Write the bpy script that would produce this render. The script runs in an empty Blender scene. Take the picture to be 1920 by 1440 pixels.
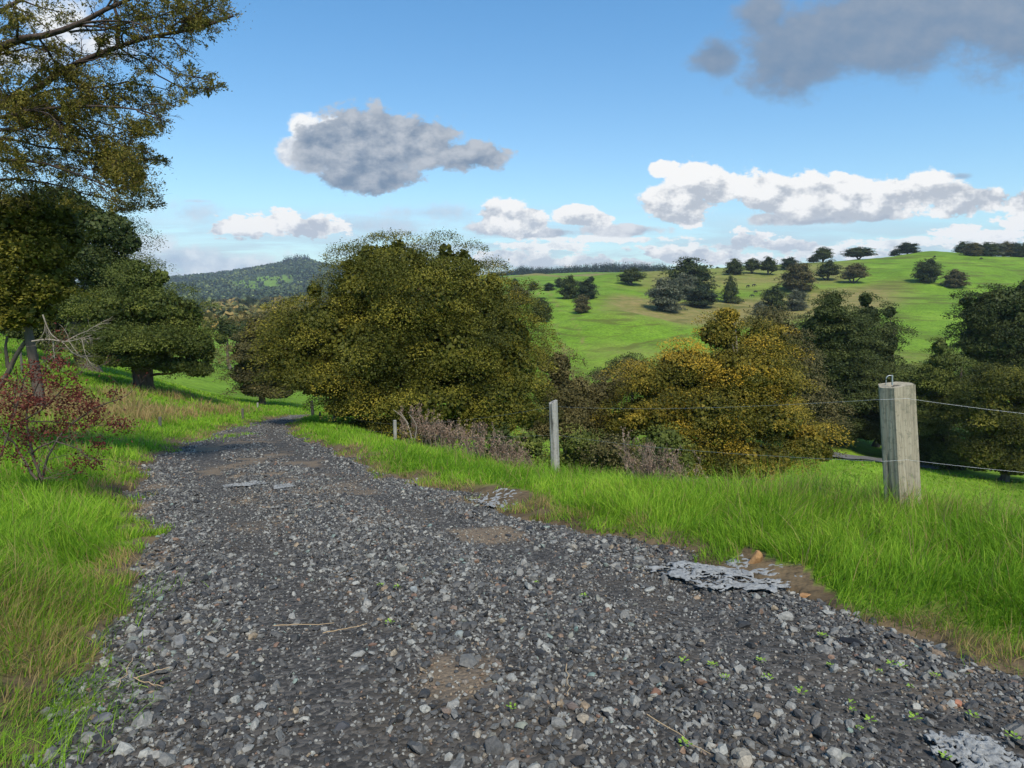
import bpy, math, random
import numpy as np
from math import radians, sin, cos, tan, atan, atan2, sqrt, pi

R = np.random.default_rng(11)
random.seed(5)
sc = bpy.context.scene
COL = sc.collection

# ------------------------------------------------------------------ camera
F = 1200.0                       # focal length in photo pixels (photo 1920 wide)
PITCH = atan(175.0 / F)
CAMH = 1.22
cam_d = bpy.data.cameras.new("camera")
cam_d.sensor_width = 36.0
cam_d.lens = F / 1920.0 * 36.0
cam_d.clip_start = 0.05
cam_d.clip_end = 30000.0
cam = bpy.data.objects.new("camera", cam_d)
cam.location = (0, 0, CAMH)
cam.rotation_euler = (pi / 2 - PITCH, 0, 0)
COL.objects.link(cam)
sc.camera = cam
CP, SP = cos(PITCH), sin(PITCH)

# ------------------------------------------------------------------ light
SUN_EL, SUN_AZ = radians(54), radians(162)      # azimuth clockwise from +Y (the view direction)
SKY_STRENGTH = 0.11
sd = bpy.data.lights.new("sun", "SUN")
sd.energy = 3.7
sd.angle = radians(9)
sd.color = (1.0, 0.91, 0.76)
sun = bpy.data.objects.new("sun", sd)
COL.objects.link(sun)
from mathutils import Vector
sdir = Vector((sin(SUN_AZ) * cos(SUN_EL), cos(SUN_AZ) * cos(SUN_EL), sin(SUN_EL)))
sun.rotation_euler = sdir.to_track_quat('Z', 'Y').to_euler()
sun.location = (0, 0, 60)
sc.view_settings.view_transform = 'Standard'
sc.view_settings.look = 'None'
sc.view_settings.gamma = 1.0
sc.view_settings.exposure = 0.45
sc.cycles.use_denoising = True
sc.cycles.max_bounces = 5
sc.cycles.diffuse_bounces = 3
sc.cycles.glossy_bounces = 2
sc.cycles.transmission_bounces = 3
sc.cycles.volume_bounces = 0
sc.cycles.use_adaptive_sampling = True


def uw(px, py):
    a = (px - 960.0) / F
    b = (720.0 - py) / F
    dy = CP + b * SP
    return a / dy, (-SP + b * CP) / dy


def at(px, py, Y):
    u, w = uw(px, py)
    return Vector((u * Y, Y, CAMH + w * Y))


def zf(py, Y):
    return CAMH + uw(960, py)[1] * Y


# ------------------------------------------------------------------ world
def build_world():
    w = bpy.data.worlds.new("World")
    sc.world = w
    w.use_nodes = True
    nt = w.node_tree
    nt.nodes.clear()
    L = nt.links.new

    def node(t, **k):
        n = nt.nodes.new(t)
        for a, b in k.items():
            setattr(n, a, b)
        return n

    def setin(n, i, v):
        if isinstance(v, bpy.types.NodeSocket):
            L(v, n.inputs[i])
        elif v is not None:
            n.inputs[i].default_value = v

    def M(op, a, b=None, c=None, clamp=False):
        n = node('ShaderNodeMath', operation=op, use_clamp=clamp)
        setin(n, 0, a); setin(n, 1, b); setin(n, 2, c)
        return n.outputs[0]

    def V(op, a, b=None, c=None):
        n = node('ShaderNodeVectorMath', operation=op)
        setin(n, 0, a); setin(n, 1, b); setin(n, 2, c)
        return n.outputs['Value'] if op in ('LENGTH', 'DOT_PRODUCT') else n.outputs[0]

    def MR(v, a, b, c, d, smooth=True):
        n = node('ShaderNodeMapRange', interpolation_type='SMOOTHSTEP' if smooth else 'LINEAR')
        setin(n, 0, v); setin(n, 1, a); setin(n, 2, b); setin(n, 3, c); setin(n, 4, d)
        return n.outputs[0]

    def MIX(f, a, b):
        n = node('ShaderNodeMix', data_type='RGBA')
        setin(n, 0, f); setin(n, 6, a); setin(n, 7, b)
        return n.outputs[2]

    def NZ(v, scale, detail, rough=0.55, dist=0.0):
        n = node('ShaderNodeTexNoise')
        setin(n, 'Vector', v)
        n.inputs['Scale'].default_value = scale
        n.inputs['Detail'].default_value = detail
        n.inputs['Roughness'].default_value = rough
        n.inputs['Distortion'].default_value = dist
        return n.outputs['Fac']

    sky = node('ShaderNodeTexSky', sky_type='NISHITA')
    sky.sun_disc = False
    sky.sun_elevation = SUN_EL
    sky.sun_rotation = SUN_AZ
    sky.altitude = 100
    sky.air_density = 1.0
    sky.dust_density = 0.6
    sky.ozone_density = 1.6
    S = SKY_STRENGTH
    EXPO = 2 ** sc.view_settings.exposure

    def C(r, g, b):
        return (r / S / EXPO, g / S / EXPO, b / S / EXPO, 1)

    tc = node('ShaderNodeTexCoord')
    sep = node('ShaderNodeSeparateXYZ')
    L(tc.outputs['Generated'], sep.inputs[0])
    yy = M('MAXIMUM', sep.outputs[1], 0.08)
    u = M('DIVIDE', sep.outputs[0], yy)
    v = M('DIVIDE', sep.outputs[2], yy)
    comb = node('ShaderNodeCombineXYZ')
    L(u, comb.inputs[0]); L(v, comb.inputs[1])
    p = comb.outputs[0]
    # sky colour: nishita, bluer with height
    skyc = node('ShaderNodeMix', data_type='RGBA', blend_type='MULTIPLY')
    skyc.inputs[0].default_value = 1.0
    L(sky.outputs[0], skyc.inputs[6])
    tint = MIX(MR(v, 0.0, 0.5, 0, 1), (0.96, 1.12, 1.12, 1), (0.62, 1.08, 1.28, 1))
    L(tint, skyc.inputs[7])
    col = skyc.outputs[2]

    # shared noises (offset copy toward the light gives the relief)
    pst = V('MULTIPLY', p, (1.0, 1.45, 1.0))
    n1 = NZ(pst, 13.0, 9.0, 0.64)
    pst2 = V('ADD', pst, (-0.010, 0.022, 0.0))
    n2 = NZ(pst2, 13.0, 7.0, 0.60)
    relief = M('SUBTRACT', n1, n2)
    relief = M('MULTIPLY_ADD', relief, 1.0, M('MULTIPLY', M('SUBTRACT', n1, 0.5), 0.35))
    n3 = NZ(V('MULTIPLY', p, (1.0, 2.0, 1.0)), 34.0, 6.0, 0.6)
    nb = NZ(V('ADD', pst, (3.1, 1.7, 0)), 4.2, 3.0, 0.5)
    # stretched streaks
    pl = V('MULTIPLY', p, (2.2, 19.0, 1.0))
    ns = NZ(pl, 1.6, 6.0, 0.6, 0.4)

    # low bank of haze cloud near the horizon
    band = M('MULTIPLY', MR(v, -0.02, 0.16, 1, 0), 0.62)
    col = MIX(band, col, C(0.50, 0.74, 0.90))
    st = M('MULTIPLY', MR(ns, 0.40, 0.58, 0, 1), MR(v, 0.02, 0.15, 1, 0))
    stc = MIX(MR(ns, 0.5, 0.8, 0, 1), C(0.46, 0.56, 0.68), C(0.80, 0.85, 0.90))
    col = MIX(M('MULTIPLY', st, 0.85), col, stc)

    def layer(col, ells, namp, soft, dark, light, relk, top, amax=1.0, edge=0.0, small=False, lift=0.6):
        d = None
        vy = None
        for (cx, cy, rx, ry) in ells:
            c0 = uw(cx, cy)
            sx, sy = F / rx, F / ry
            q = V('MULTIPLY_ADD', p, (sx, sy, 0), (-c0[0] * sx, -c0[1] * sy, 0))
            l = V('LENGTH', q)
            d = l if d is None else M('MINIMUM', d, l)
        # density = 1 - distance + noise
        nn = M('MULTIPLY', M('SUBTRACT', n3 if small else n1, 0.5), namp * 2.6)
        if not small:
            nn = M('ADD', nn, M('MULTIPLY', M('SUBTRACT', nb, 0.5), namp * 1.5))
        D = M('ADD', M('SUBTRACT', 1.0, d), nn)
        al = MR(D, edge, edge + soft, 0, amax)
        # brightness
        cy = sum(e[1] for e in ells) / len(ells)
        ry = max(e[3] for e in ells)
        c0 = uw(960, cy)[1]
        t = M('MULTIPLY_ADD', M('SUBTRACT', v, c0), F / ry * top, lift)
        t = M('MULTIPLY_ADD', relief, relk, t)
        t = M('MULTIPLY_ADD', MR(D, 0.0, 0.5, 0.25, 0.0), 1.0, t)
        t = MR(t, 0.0, 1.0, 0.0, 1.0, False)
        return MIX(al, col, MIX(t, dark, light))

    wht = C(1.02, 1.01, 0.99)
    gry = C(0.40, 0.46, 0.54)
    # far small cumulus rows
    col = layer(col, [(1010, 462, 110, 10), (1130, 448, 150, 8), (1370, 487, 180, 16), (1060, 490, 180, 14), (1560, 474, 120, 13), (1700, 456, 140, 12), (1850, 452, 120, 12), (1290, 468, 120, 12), (960, 478, 80, 12)],
                1.3, 0.35, C(0.56, 0.62, 0.70), wht, 5.0, 0.5, 0.9, small=True, lift=0.75)
    col = layer(col, [(1408, 448, 42, 19), (1470, 458, 60, 13), (1800, 434, 56, 13), (1860, 440, 70, 14), (1910, 418, 50, 16), (1290, 420, 30, 12), (1250, 478, 50, 14), (1320, 480, 50, 14)],
                1.0, 0.22, C(0.54, 0.60, 0.68), wht, 5.0, 0.5, small=True, lift=0.75)
    # left grey bank and streak sheet
    col = layer(col, [(380, 492, 210, 38), (240, 470, 120, 40)], 1.0, 0.7, C(0.42, 0.53, 0.68), C(0.78, 0.84, 0.90), 3.0, 0.4, 0.85)
    col = layer(col, [(640, 424, 300, 28), (360, 398, 110, 30), (370, 377, 45, 6), (800, 400, 140, 20)], 1.3, 1.1, C(0.44, 0.54, 0.68), C(0.66, 0.74, 0.84), 2.5, 0.3, 0.75)
    col = layer(col, [(450, 428, 62, 24), (520, 420, 70, 26), (590, 424, 60, 24)], 1.0, 0.22, C(0.52, 0.57, 0.65), wht, 6.0, 0.65, small=True, lift=0.75)
    # middle cumulus
    col = layer(col, [(930, 428, 70, 16), (1010, 436, 110, 10), (1160, 430, 100, 11)], 1.0, 0.4, C(0.44, 0.50, 0.59), C(0.80, 0.82, 0.85), 4.0, 0.6)
    col = layer(col, [(945, 405, 52, 36), (985, 412, 44, 24), (1085, 405, 48, 20), (1115, 410, 40, 16)], 0.9, 0.16, C(0.52, 0.57, 0.64), wht, 6.0, 0.65, lift=0.72)
    # long cumulus band
    col = layer(col, [(1500, 408, 130, 15), (1640, 402, 110, 14), (1440, 410, 60, 14)], 1.0, 0.35, C(0.45, 0.50, 0.58), C(0.78, 0.80, 0.82), 4.0, 0.6)
    col = layer(col, [(1270, 378, 95, 36), (1340, 350, 95, 48), (1460, 358, 105, 50), (1580, 366, 110, 44), (1700, 366, 100, 44), (1790, 374, 80, 34), (1850, 372, 60, 26), (1940, 378, 80, 24),
                      (1240, 315, 46, 20), (1290, 335, 50, 34)],
                1.0, 0.20, C(0.52, 0.56, 0.62), wht, 6.0, 0.8, lift=0.72)
    col = layer(col, [(1805, 330, 26, 7)], 0.9, 0.9, C(0.25, 0.36, 0.54), C(0.40, 0.50, 0.62), 2.0, 0.3, 0.8)
    # dark middle cloud with a pale left rim
    col = layer(col, [(575, 240, 38, 28), (548, 282, 34, 30), (625, 240, 40, 26), (600, 300, 50, 30)], 0.8, 0.35, C(0.50, 0.56, 0.66), wht, 4.0, 0.6, 0.95)
    col = layer(col, [(700, 270, 125, 76), (800, 262, 120, 60), (880, 290, 90, 38), (690, 330, 100, 40), (610, 275, 66, 50)],
                0.95, 0.27, C(0.19, 0.265, 0.375), C(0.52, 0.56, 0.62), 3.4, 0.25, lift=0.46)
    # grey sheet upper right
    col = layer(col, [(1520, 90, 170, 90), (1660, 70, 260, 100), (1800, 30, 300, 120), (1430, 30, 60, 60), (1345, 108, 60, 40), (1950, 40, 260, 120)],
                0.6, 0.6, C(0.165, 0.265, 0.41), C(0.32, 0.38, 0.47), 1.2, 0.32, 0.97, lift=0.42)
    # pale cloud behind the upper left branches
    col = layer(col, [(110, 40, 120, 60), (190, 85, 70, 30), (0, 110, 120, 40)], 1.0, 0.9, C(0.60, 0.66, 0.74), wht, 2.0, 0.4, 0.9)

    bg = node('ShaderNodeBackground')
    bg.inputs['Strength'].default_value = S
    L(col, bg.inputs['Color'])
    out = node('ShaderNodeOutputWorld')
    L(bg.outputs[0], out.inputs[0])
    w.cycles.sampling_method = 'MANUAL'
    w.cycles.sample_map_resolution = 512


build_world()

# ------------------------------------------------------------------ helpers


def vhash(ix, iy, seed):
    h = (ix.astype(np.int64) * 374761393 + iy.astype(np.int64) * 668265263 + seed * 1442695041) & 0xffffffff
    h = ((h ^ (h >> 13)) * 1274126177) & 0xffffffff
    return ((h ^ (h >> 16)) & 0xffff) / 65535.0


def vnoise(x, y, seed=0):
    x = np.asarray(x, float); y = np.asarray(y, float)
    ix, iy = np.floor(x), np.floor(y)
    fx, fy = x - ix, y - iy
    fx = fx * fx * (3 - 2 * fx); fy = fy * fy * (3 - 2 * fy)
    a = vhash(ix, iy, seed); b = vhash(ix + 1, iy, seed)
    c = vhash(ix, iy + 1, seed); d = vhash(ix + 1, iy + 1, seed)
    return (a * (1 - fx) + b * fx) * (1 - fy) + (c * (1 - fx) + d * fx) * fy


def fbm(x, y, seed=0, o=4):
    s, a, t = 0, 1.0, 0
    for i in range(o):
        s = s + a * vnoise(x * 2 ** i, y * 2 ** i, seed + i * 7)
        t += a
        a *= 0.5
    return s / t


def ss(x, a, b):
    t = np.clip((np.asarray(x, float) - a) / (b - a), 0, 1)
    return t * t * (3 - 2 * t)


def sp(x, k=0.4):
    x = np.asarray(x, float) / k
    return k * np.where(x > 20, x, np.log1p(np.exp(np.minimum(x, 20))))


def tag(o, label=None, cat=None, group=None, kind=None):
    if label: o['label'] = label
    if cat: o['category'] = cat
    if group: o['group'] = group
    if kind: o['kind'] = kind
    return o


def link(name, me, mat=None, parent=None):
    o = bpy.data.objects.new(name, me)
    COL.objects.link(o)
    if mat is not None and len(me.materials) == 0:
        me.materials.append(mat)
    if parent is not None:
        o.parent = parent
    return o


def empty(name, loc, rz=0.0, label=None, cat=None, group=None):
    o = bpy.data.objects.new(name, None)
    o.empty_display_size = 0.3
    COL.objects.link(o)
    o.location = loc
    o.rotation_euler = (0, 0, rz)
    return tag(o, label, cat, group)


def np_mesh(name, verts, loops, starts, attrs=None, smooth=False):
    """verts Nx3, loops flat vertex indices, starts loop_start per face"""
    me = bpy.data.meshes.new(name)
    me.vertices.add(len(verts))
    me.vertices.foreach_set('co', np.ascontiguousarray(verts, dtype=np.float32).ravel())
    me.loops.add(len(loops))
    me.loops.foreach_set('vertex_index', np.ascontiguousarray(loops, dtype=np.int32))
    me.polygons.add(len(starts))
    me.polygons.foreach_set('loop_start', np.ascontiguousarray(starts, dtype=np.int32))
    if attrs:
        for k, a in attrs.items():
            at_ = me.attributes.new(k, 'FLOAT', 'POINT')
            at_.data.foreach_set('value', np.ascontiguousarray(a, dtype=np.float32))
    me.update(calc_edges=True)
    me.polygons.foreach_set('use_smooth', np.full(len(starts), smooth, dtype=bool))
    return me


def grid_mesh(name, P, attrs=None, smooth=True, wrap=False):
    n, m = P.shape[:2]
    idx = np.arange(n * m).reshape(n, m)
    if wrap:
        idx = np.concatenate([idx, idx[:, :1]], 1)
    q = np.stack([idx[:-1, :-1], idx[:-1, 1:], idx[1:, 1:], idx[1:, :-1]], -1).reshape(-1, 4)
    at_ = {k: a.ravel() for k, a in attrs.items()} if attrs else None
    return np_mesh(name, P.reshape(-1, 3), q.ravel(), np.arange(len(q)) * 4, at_, smooth)


class Tubes:
    """several tapered tubes in one mesh"""
    def __init__(s, sides=6):
        s.v, s.f, s.n, s.k = [], [], 0, sides

    def add(s, pts, rad, sides=None):
        k = sides or s.k
        pts = np.asarray(pts, float); rad = np.asarray(rad, float)
        n = len(pts)
        t = np.gradient(pts, axis=0)
        t /= np.linalg.norm(t, axis=1, keepdims=True) + 1e-9
        ref = np.array([0.0, 0.0, 1.0]) if abs(t[:, 2]).mean() < 0.8 else np.array([1.0, 0.0, 0.0])
        a = np.cross(t, ref); a /= np.linalg.norm(a, axis=1, keepdims=True) + 1e-9
        b = np.cross(t, a)
        an = np.linspace(0, 2 * pi, k, endpoint=False)
        ring = pts[:, None, :] + rad[:, None, None] * (a[:, None, :] * np.cos(an)[None, :, None] + b[:, None, :] * np.sin(an)[None, :, None])
        idx = s.n + np.arange(n * k).reshape(n, k)
        nx = np.roll(idx, -1, axis=1)
        q = np.stack([idx[:-1], nx[:-1], nx[1:], idx[1:]], -1).reshape(-1, 4)
        s.v.append(ring.reshape(-1, 3)); s.f.append(q)
        s.n += n * k

    def mesh(s, name, smooth=True):
        q = np.concatenate(s.f)
        return np_mesh(name, np.concatenate(s.v), q.ravel(), np.arange(len(q)) * 4, None, smooth)


# ------------------------------------------------------------------ materials
def mat_base(name):
    m = bpy.data.materials.new(name)
    m.use_nodes = True
    nt = m.node_tree
    nt.nodes.clear()
    out = nt.nodes.new('ShaderNodeOutputMaterial')
    return m, nt, out


def ramp(nt, fac, stops):
    r = nt.nodes.new('ShaderNodeValToRGB')
    e = r.color_ramp.elements
    e[0].position, e[0].color = stops[0][0], (*stops[0][1], 1)
    e[1].position, e[1].color = stops[-1][0], (*stops[-1][1], 1)
    for p_, c in stops[1:-1]:
        x = e.new(p_); x.color = (*c, 1)
    nt.links.new(fac, r.inputs[0])
    return r.outputs[0]


def noise(nt, scale, detail=4, rough=0.55, vec=None, out='Fac', dist=0.0):
    n = nt.nodes.new('ShaderNodeTexNoise')
    n.inputs['Scale'].default_value = scale
    n.inputs['Detail'].default_value = detail
    n.inputs['Roughness'].default_value = rough
    n.inputs['Distortion'].default_value = dist
    if vec is not None:
        nt.links.new(vec, n.inputs['Vector'])
    return n.outputs[out]


def nmath(nt, op, a, b=0.0, c=None, clamp=False):
    n = nt.nodes.new('ShaderNodeMath'); n.operation = op; n.use_clamp = clamp
    for i, x in enumerate((a, b, c)):
        if isinstance(x, bpy.types.NodeSocket): nt.links.new(x, n.inputs[i])
        elif x is not None: n.inputs[i].default_value = x
    return n.outputs[0]


def nmix(nt, f, a, b, mode='MIX'):
    n = nt.nodes.new('ShaderNodeMix'); n.data_type = 'RGBA'; n.blend_type = mode
    for i, x in ((0, f), (6, a), (7, b)):
        if isinstance(x, bpy.types.NodeSocket): nt.links.new(x, n.inputs[i])
        elif isinstance(x, (int, float)): n.inputs[i].default_value = x
        else: n.inputs[i].default_value = (*x, 1) if len(x) == 3 else x
    return n.outputs[2]


def attr(nt, name):
    n = nt.nodes.new('ShaderNodeAttribute'); n.attribute_name = name
    return n.outputs['Fac']


def objpos(nt):
    n = nt.nodes.new('ShaderNodeNewGeometry')
    return n.outputs['Position']


def principled(nt, out, col, rough=0.8, bump=None, bdist=0.02, bstr=1.0, spec=0.3):
    p = nt.nodes.new('ShaderNodeBsdfPrincipled')
    if isinstance(col, bpy.types.NodeSocket): nt.links.new(col, p.inputs['Base Color'])
    else: p.inputs['Base Color'].default_value = (*col, 1)
    p.inputs['Roughness'].default_value = rough
    p.inputs['Specular IOR Level'].default_value = spec
    if bump is not None:
        b = nt.nodes.new('ShaderNodeBump')
        b.inputs['Distance'].default_value = bdist
        b.inputs['Strength'].default_value = bstr
        nt.links.new(bump, b.inputs['Height'])
        nt.links.new(b.outputs[0], p.inputs['Normal'])
    nt.links.new(p.outputs[0], out.inputs[0])
    return p


def leaf_mat(name, stops, trans=0.3, var=0.35, nscale=0.8):
    m, nt, out = mat_base(name)
    t = attr(nt, 'tint')
    nz = noise(nt, nscale, 3, 0.6, objpos(nt))
    f = nmath(nt, 'ADD', t, nmath(nt, 'MULTIPLY', nmath(nt, 'SUBTRACT', nz, 0.5), var * 2), None, True)
    c = ramp(nt, f, stops)
    d = nt.nodes.new('ShaderNodeBsdfPrincipled')
    d.inputs['Roughness'].default_value = 0.6
    d.inputs['Specular IOR Level'].default_value = 0.18
    nt.links.new(c, d.inputs['Base Color'])
    tr = nt.nodes.new('ShaderNodeBsdfTranslucent')
    nt.links.new(c, tr.inputs[0])
    mx = nt.nodes.new('ShaderNodeMixShader'); mx.inputs[0].default_value = trans
    nt.links.new(d.outputs[0], mx.inputs[1]); nt.links.new(tr.outputs[0], mx.inputs[2])
    nt.links.new(mx.outputs[0], out.inputs[0])
    return m


def bark_mat(name, a, b, scale=6):
    m, nt, out = mat_base(name)
    tc = nt.nodes.new('ShaderNodeTexCoord')
    mp = nt.nodes.new('ShaderNodeMapping'); mp.inputs['Scale'].default_value = (scale, scale, scale * 0.18)
    nt.links.new(tc.outputs['Object'], mp.inputs[0])
    n = noise(nt, 1.0, 6, 0.65, mp.outputs[0])
    n2 = noise(nt, 1.3, 3, 0.5, tc.outputs['Object'])
    c = ramp(nt, n, [(0.3, a), (0.62, b)])
    c = nmix(nt, nmath(nt, 'MULTIPLY', n2, 0.5), c, tuple(x * 0.6 for x in a))
    principled(nt, out, c, 0.9, n, 0.03, 1.0, 0.2)
    return m


MOL = {
    'olive': leaf_mat('leaf_olive', [(0.0, (0.026, 0.033, 0.006)), (0.4, (0.080, 0.086, 0.012)), (0.72, (0.200, 0.178, 0.022)), (1.0, (0.34, 0.27, 0.036))], 0.14),
    'totara': leaf_mat('leaf_totara', [(0.0, (0.028, 0.044, 0.010)), (0.5, (0.088, 0.108, 0.020)), (1.0, (0.21, 0.22, 0.04))], 0.14),
    'dark': leaf_mat('leaf_dark', [(0.0, (0.022, 0.034, 0.010)), (0.5, (0.055, 0.072, 0.018)), (1.0, (0.13, 0.145, 0.036))], 0.14),
    'lime': leaf_mat('leaf_lime', [(0.0, (0.042, 0.063, 0.007)), (0.5, (0.135, 0.158, 0.015)), (1.0, (0.300, 0.270, 0.030))], 0.3),
    'goldolive': leaf_mat('leaf_gold_olive', [(0.0, (0.030, 0.036, 0.006)), (0.4, (0.085, 0.088, 0.012)), (0.75, (0.20, 0.175, 0.022)), (1.0, (0.32, 0.26, 0.036))], 0.22),
    'bronze': leaf_mat('leaf_bronze', [(0.0, (0.039, 0.036, 0.010)), (0.5, (0.124, 0.111, 0.018)), (1.0, (0.273, 0.215, 0.039))], 0.3),
    'orange': leaf_mat('leaf_orange', [(0.0, (0.034, 0.042, 0.009)), (0.38, (0.120, 0.112, 0.016)), (0.66, (0.27, 0.20, 0.024)), (1.0, (0.50, 0.31, 0.03))], 0.14, 0.5, 0.55),
    'brown': leaf_mat('leaf_brown', [(0.0, (0.046, 0.041, 0.016)), (0.5, (0.108, 0.095, 0.034)), (1.0, (0.216, 0.176, 0.068))], 0.14),
    'grey': leaf_mat('leaf_grey', [(0.0, (0.044, 0.051, 0.029)), (0.5, (0.110, 0.121, 0.072)), (1.0, (0.231, 0.231, 0.154))], 0.2),
    'farleaf': leaf_mat('leaf_far', [(0.0, (0.015, 0.026, 0.013)), (0.5, (0.035, 0.051, 0.022)), (1.0, (0.083, 0.097, 0.035))], 0.15, 0.2, 0.03),
    'pine': leaf_mat('leaf_pine', [(0.0, (0.010, 0.018, 0.012)), (1.0, (0.030, 0.045, 0.024))], 0.05, 0.1, 0.03),
    'fargrove': leaf_mat('leaf_far_autumn', [(0.0, (0.05, 0.06, 0.02)), (0.4, (0.12, 0.13, 0.04)), (0.75, (0.28, 0.19, 0.06)), (1.0, (0.42, 0.28, 0.06))], 0.15, 0.3, 0.02),
    'farwood': leaf_mat('leaf_far_wood', [(0.0, (0.016, 0.030, 0.014)), (0.5, (0.045, 0.07, 0.026)), (0.75, (0.12, 0.15, 0.045)), (1.0, (0.20, 0.23, 0.06))], 0.1, 0.55, 0.008),
    'red': leaf_mat('leaf_red', [(0.0, (0.05, 0.014, 0.012)), (0.5, (0.125, 0.028, 0.022)), (0.9, (0.20, 0.06, 0.035)), (1.0, (0.22, 0.13, 0.05))], 0.3, 0.3, 2.0),
    'deadweed': leaf_mat('dead_weed', [(0.0, (0.09, 0.055, 0.042)), (0.5, (0.22, 0.145, 0.105)), (1.0, (0.38, 0.28, 0.20))], 0.15, 0.3, 2.0),
    'seed': leaf_mat('seedling_leaf', [(0.0, (0.15, 0.28, 0.03)), (1.0, (0.32, 0.48, 0.07))], 0.3, 0.2, 9.0),
}
MBARK = bark_mat('bark_grey', (0.05, 0.038, 0.030), (0.19, 0.15, 0.12))
MTWIG = bark_mat('twig_dark', (0.035, 0.024, 0.020), (0.12, 0.085, 0.07), 14)
MTRUNK = bark_mat('bark_red_brown', (0.07, 0.040, 0.028), (0.24, 0.155, 0.11), 4)
MPALE = bark_mat('bark_pale', (0.16, 0.13, 0.10), (0.42, 0.36, 0.29), 14)

# ------------------------------------------------------------------ terrain
S0 = 0.158
LE = [(60, 1440), (100, 1290), (185, 1180), (205, 1100), (245, 1000), (235, 950), (255, 900), (290, 860), (345, 832), (400, 812), (450, 797), (505, 787), (552, 779)]
RE = [(2150, 1320), (1920, 1232), (1700, 1165), (1500, 1103), (1200, 1022), (1000, 967), (900, 938), (790, 903), (700, 872), (620, 845), (560, 822), (538, 805), (548, 790), (578, 778)]


def hit(px, py):
    u, w = uw(px, py)
    Y = CAMH / (-w - S0)
    return u * Y, Y


_l = sorted([hit(*q)[::-1] for q in LE])
_r = sorted([hit(*q)[::-1] for q in RE])
_ly = [-30, -6, 0.8] + [a for a, b in _l] + [60, 80, 110]
_lx = [4, -0.9, -1.55] + [b for a, b in _l] + [_l[-1][1] + 2.0, _l[-1][1] + 9, _l[-1][1] + 22]
_ry = [-30, -6, 1.0] + [a for a, b in _r] + [60, 80, 110]
_rx = [9, 4.6, 3.3] + [b for a, b in _r] + [_r[-1][1] + 4.5, _r[-1][1] + 12, _r[-1][1] + 26]
_gy = np.linspace(-30, 110, 1400)


def _smooth(a, n):
    k = np.hanning(2 * n + 3); k /= k.sum()
    return np.convolve(np.pad(a, n + 1, mode='edge'), k, 'valid')


_gl = _smooth(np.interp(_gy, _ly, _lx), 6)
_gr = _smooth(np.interp(_gy, _ry, _rx), 6)


def xL(y): return np.interp(y, _gy, _gl)
def xR(y): return np.interp(y, _gy, _gr)


def base(y):
    y = np.asarray(y, float)
    return -S0 * np.clip(y, -25, 400)


def edge_off(x, y):
    """distance outside the ragged gravel edge, metres (negative on the track)"""
    o = np.maximum(xL(y) - x, x - xR(y))
    return o + (fbm(x * 1.5, y * 1.5, 61, 4) - 0.5) * 1.15 + (fbm(x * 0.5, y * 0.5, 64, 2) - 0.5) * 0.5


def N(x, y, dip=True):
    x = np.asarray(x, float); y = np.asarray(y, float)
    dl = xL(y) - x
    dr = x - xR(y)
    z = base(y)
    # left bank
    k = 0.10 + 0.14 * ss(y, 4, 16)
    dlc = 26 * np.tanh(np.maximum(dl, 0) / 26)
    z = z + k * sp(dlc - 1.6, 0.6) * (dl > 0)
    z = z + 0.10 * ss(dl, 0.0, 0.7)
    # right verge, then the drop into the valley
    z = z + 0.09 * ss(dr, 0.0, 0.6) + 0.10 * ss(dr, 0.6, 1.8) * ss(y, 1.5, 4) * (1 - ss(y, 5.5, 8))
    z = z - 0.13 * sp(dr - 1.1, 0.3) * ss(y, 5.5, 8.5) * (dr > 0) * (1 - ss(dr, 5, 9))
    drop = 0.40 * sp(dr - 2.7, 0.4) * (dr > 0)
    drop = 9.5 * np.tanh(drop / 9.5)
    z = z - drop
    z = z + (fbm(x * 0.7, y * 0.7, 3, 3) - 0.5) * 0.12 * ss(np.maximum(dl, dr), 0.2, 1.5)
    if dip:
        ins = ss(-edge_off(x, y), -0.02, 0.12)
        z = z - 0.07 * ins
    return z


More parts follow.
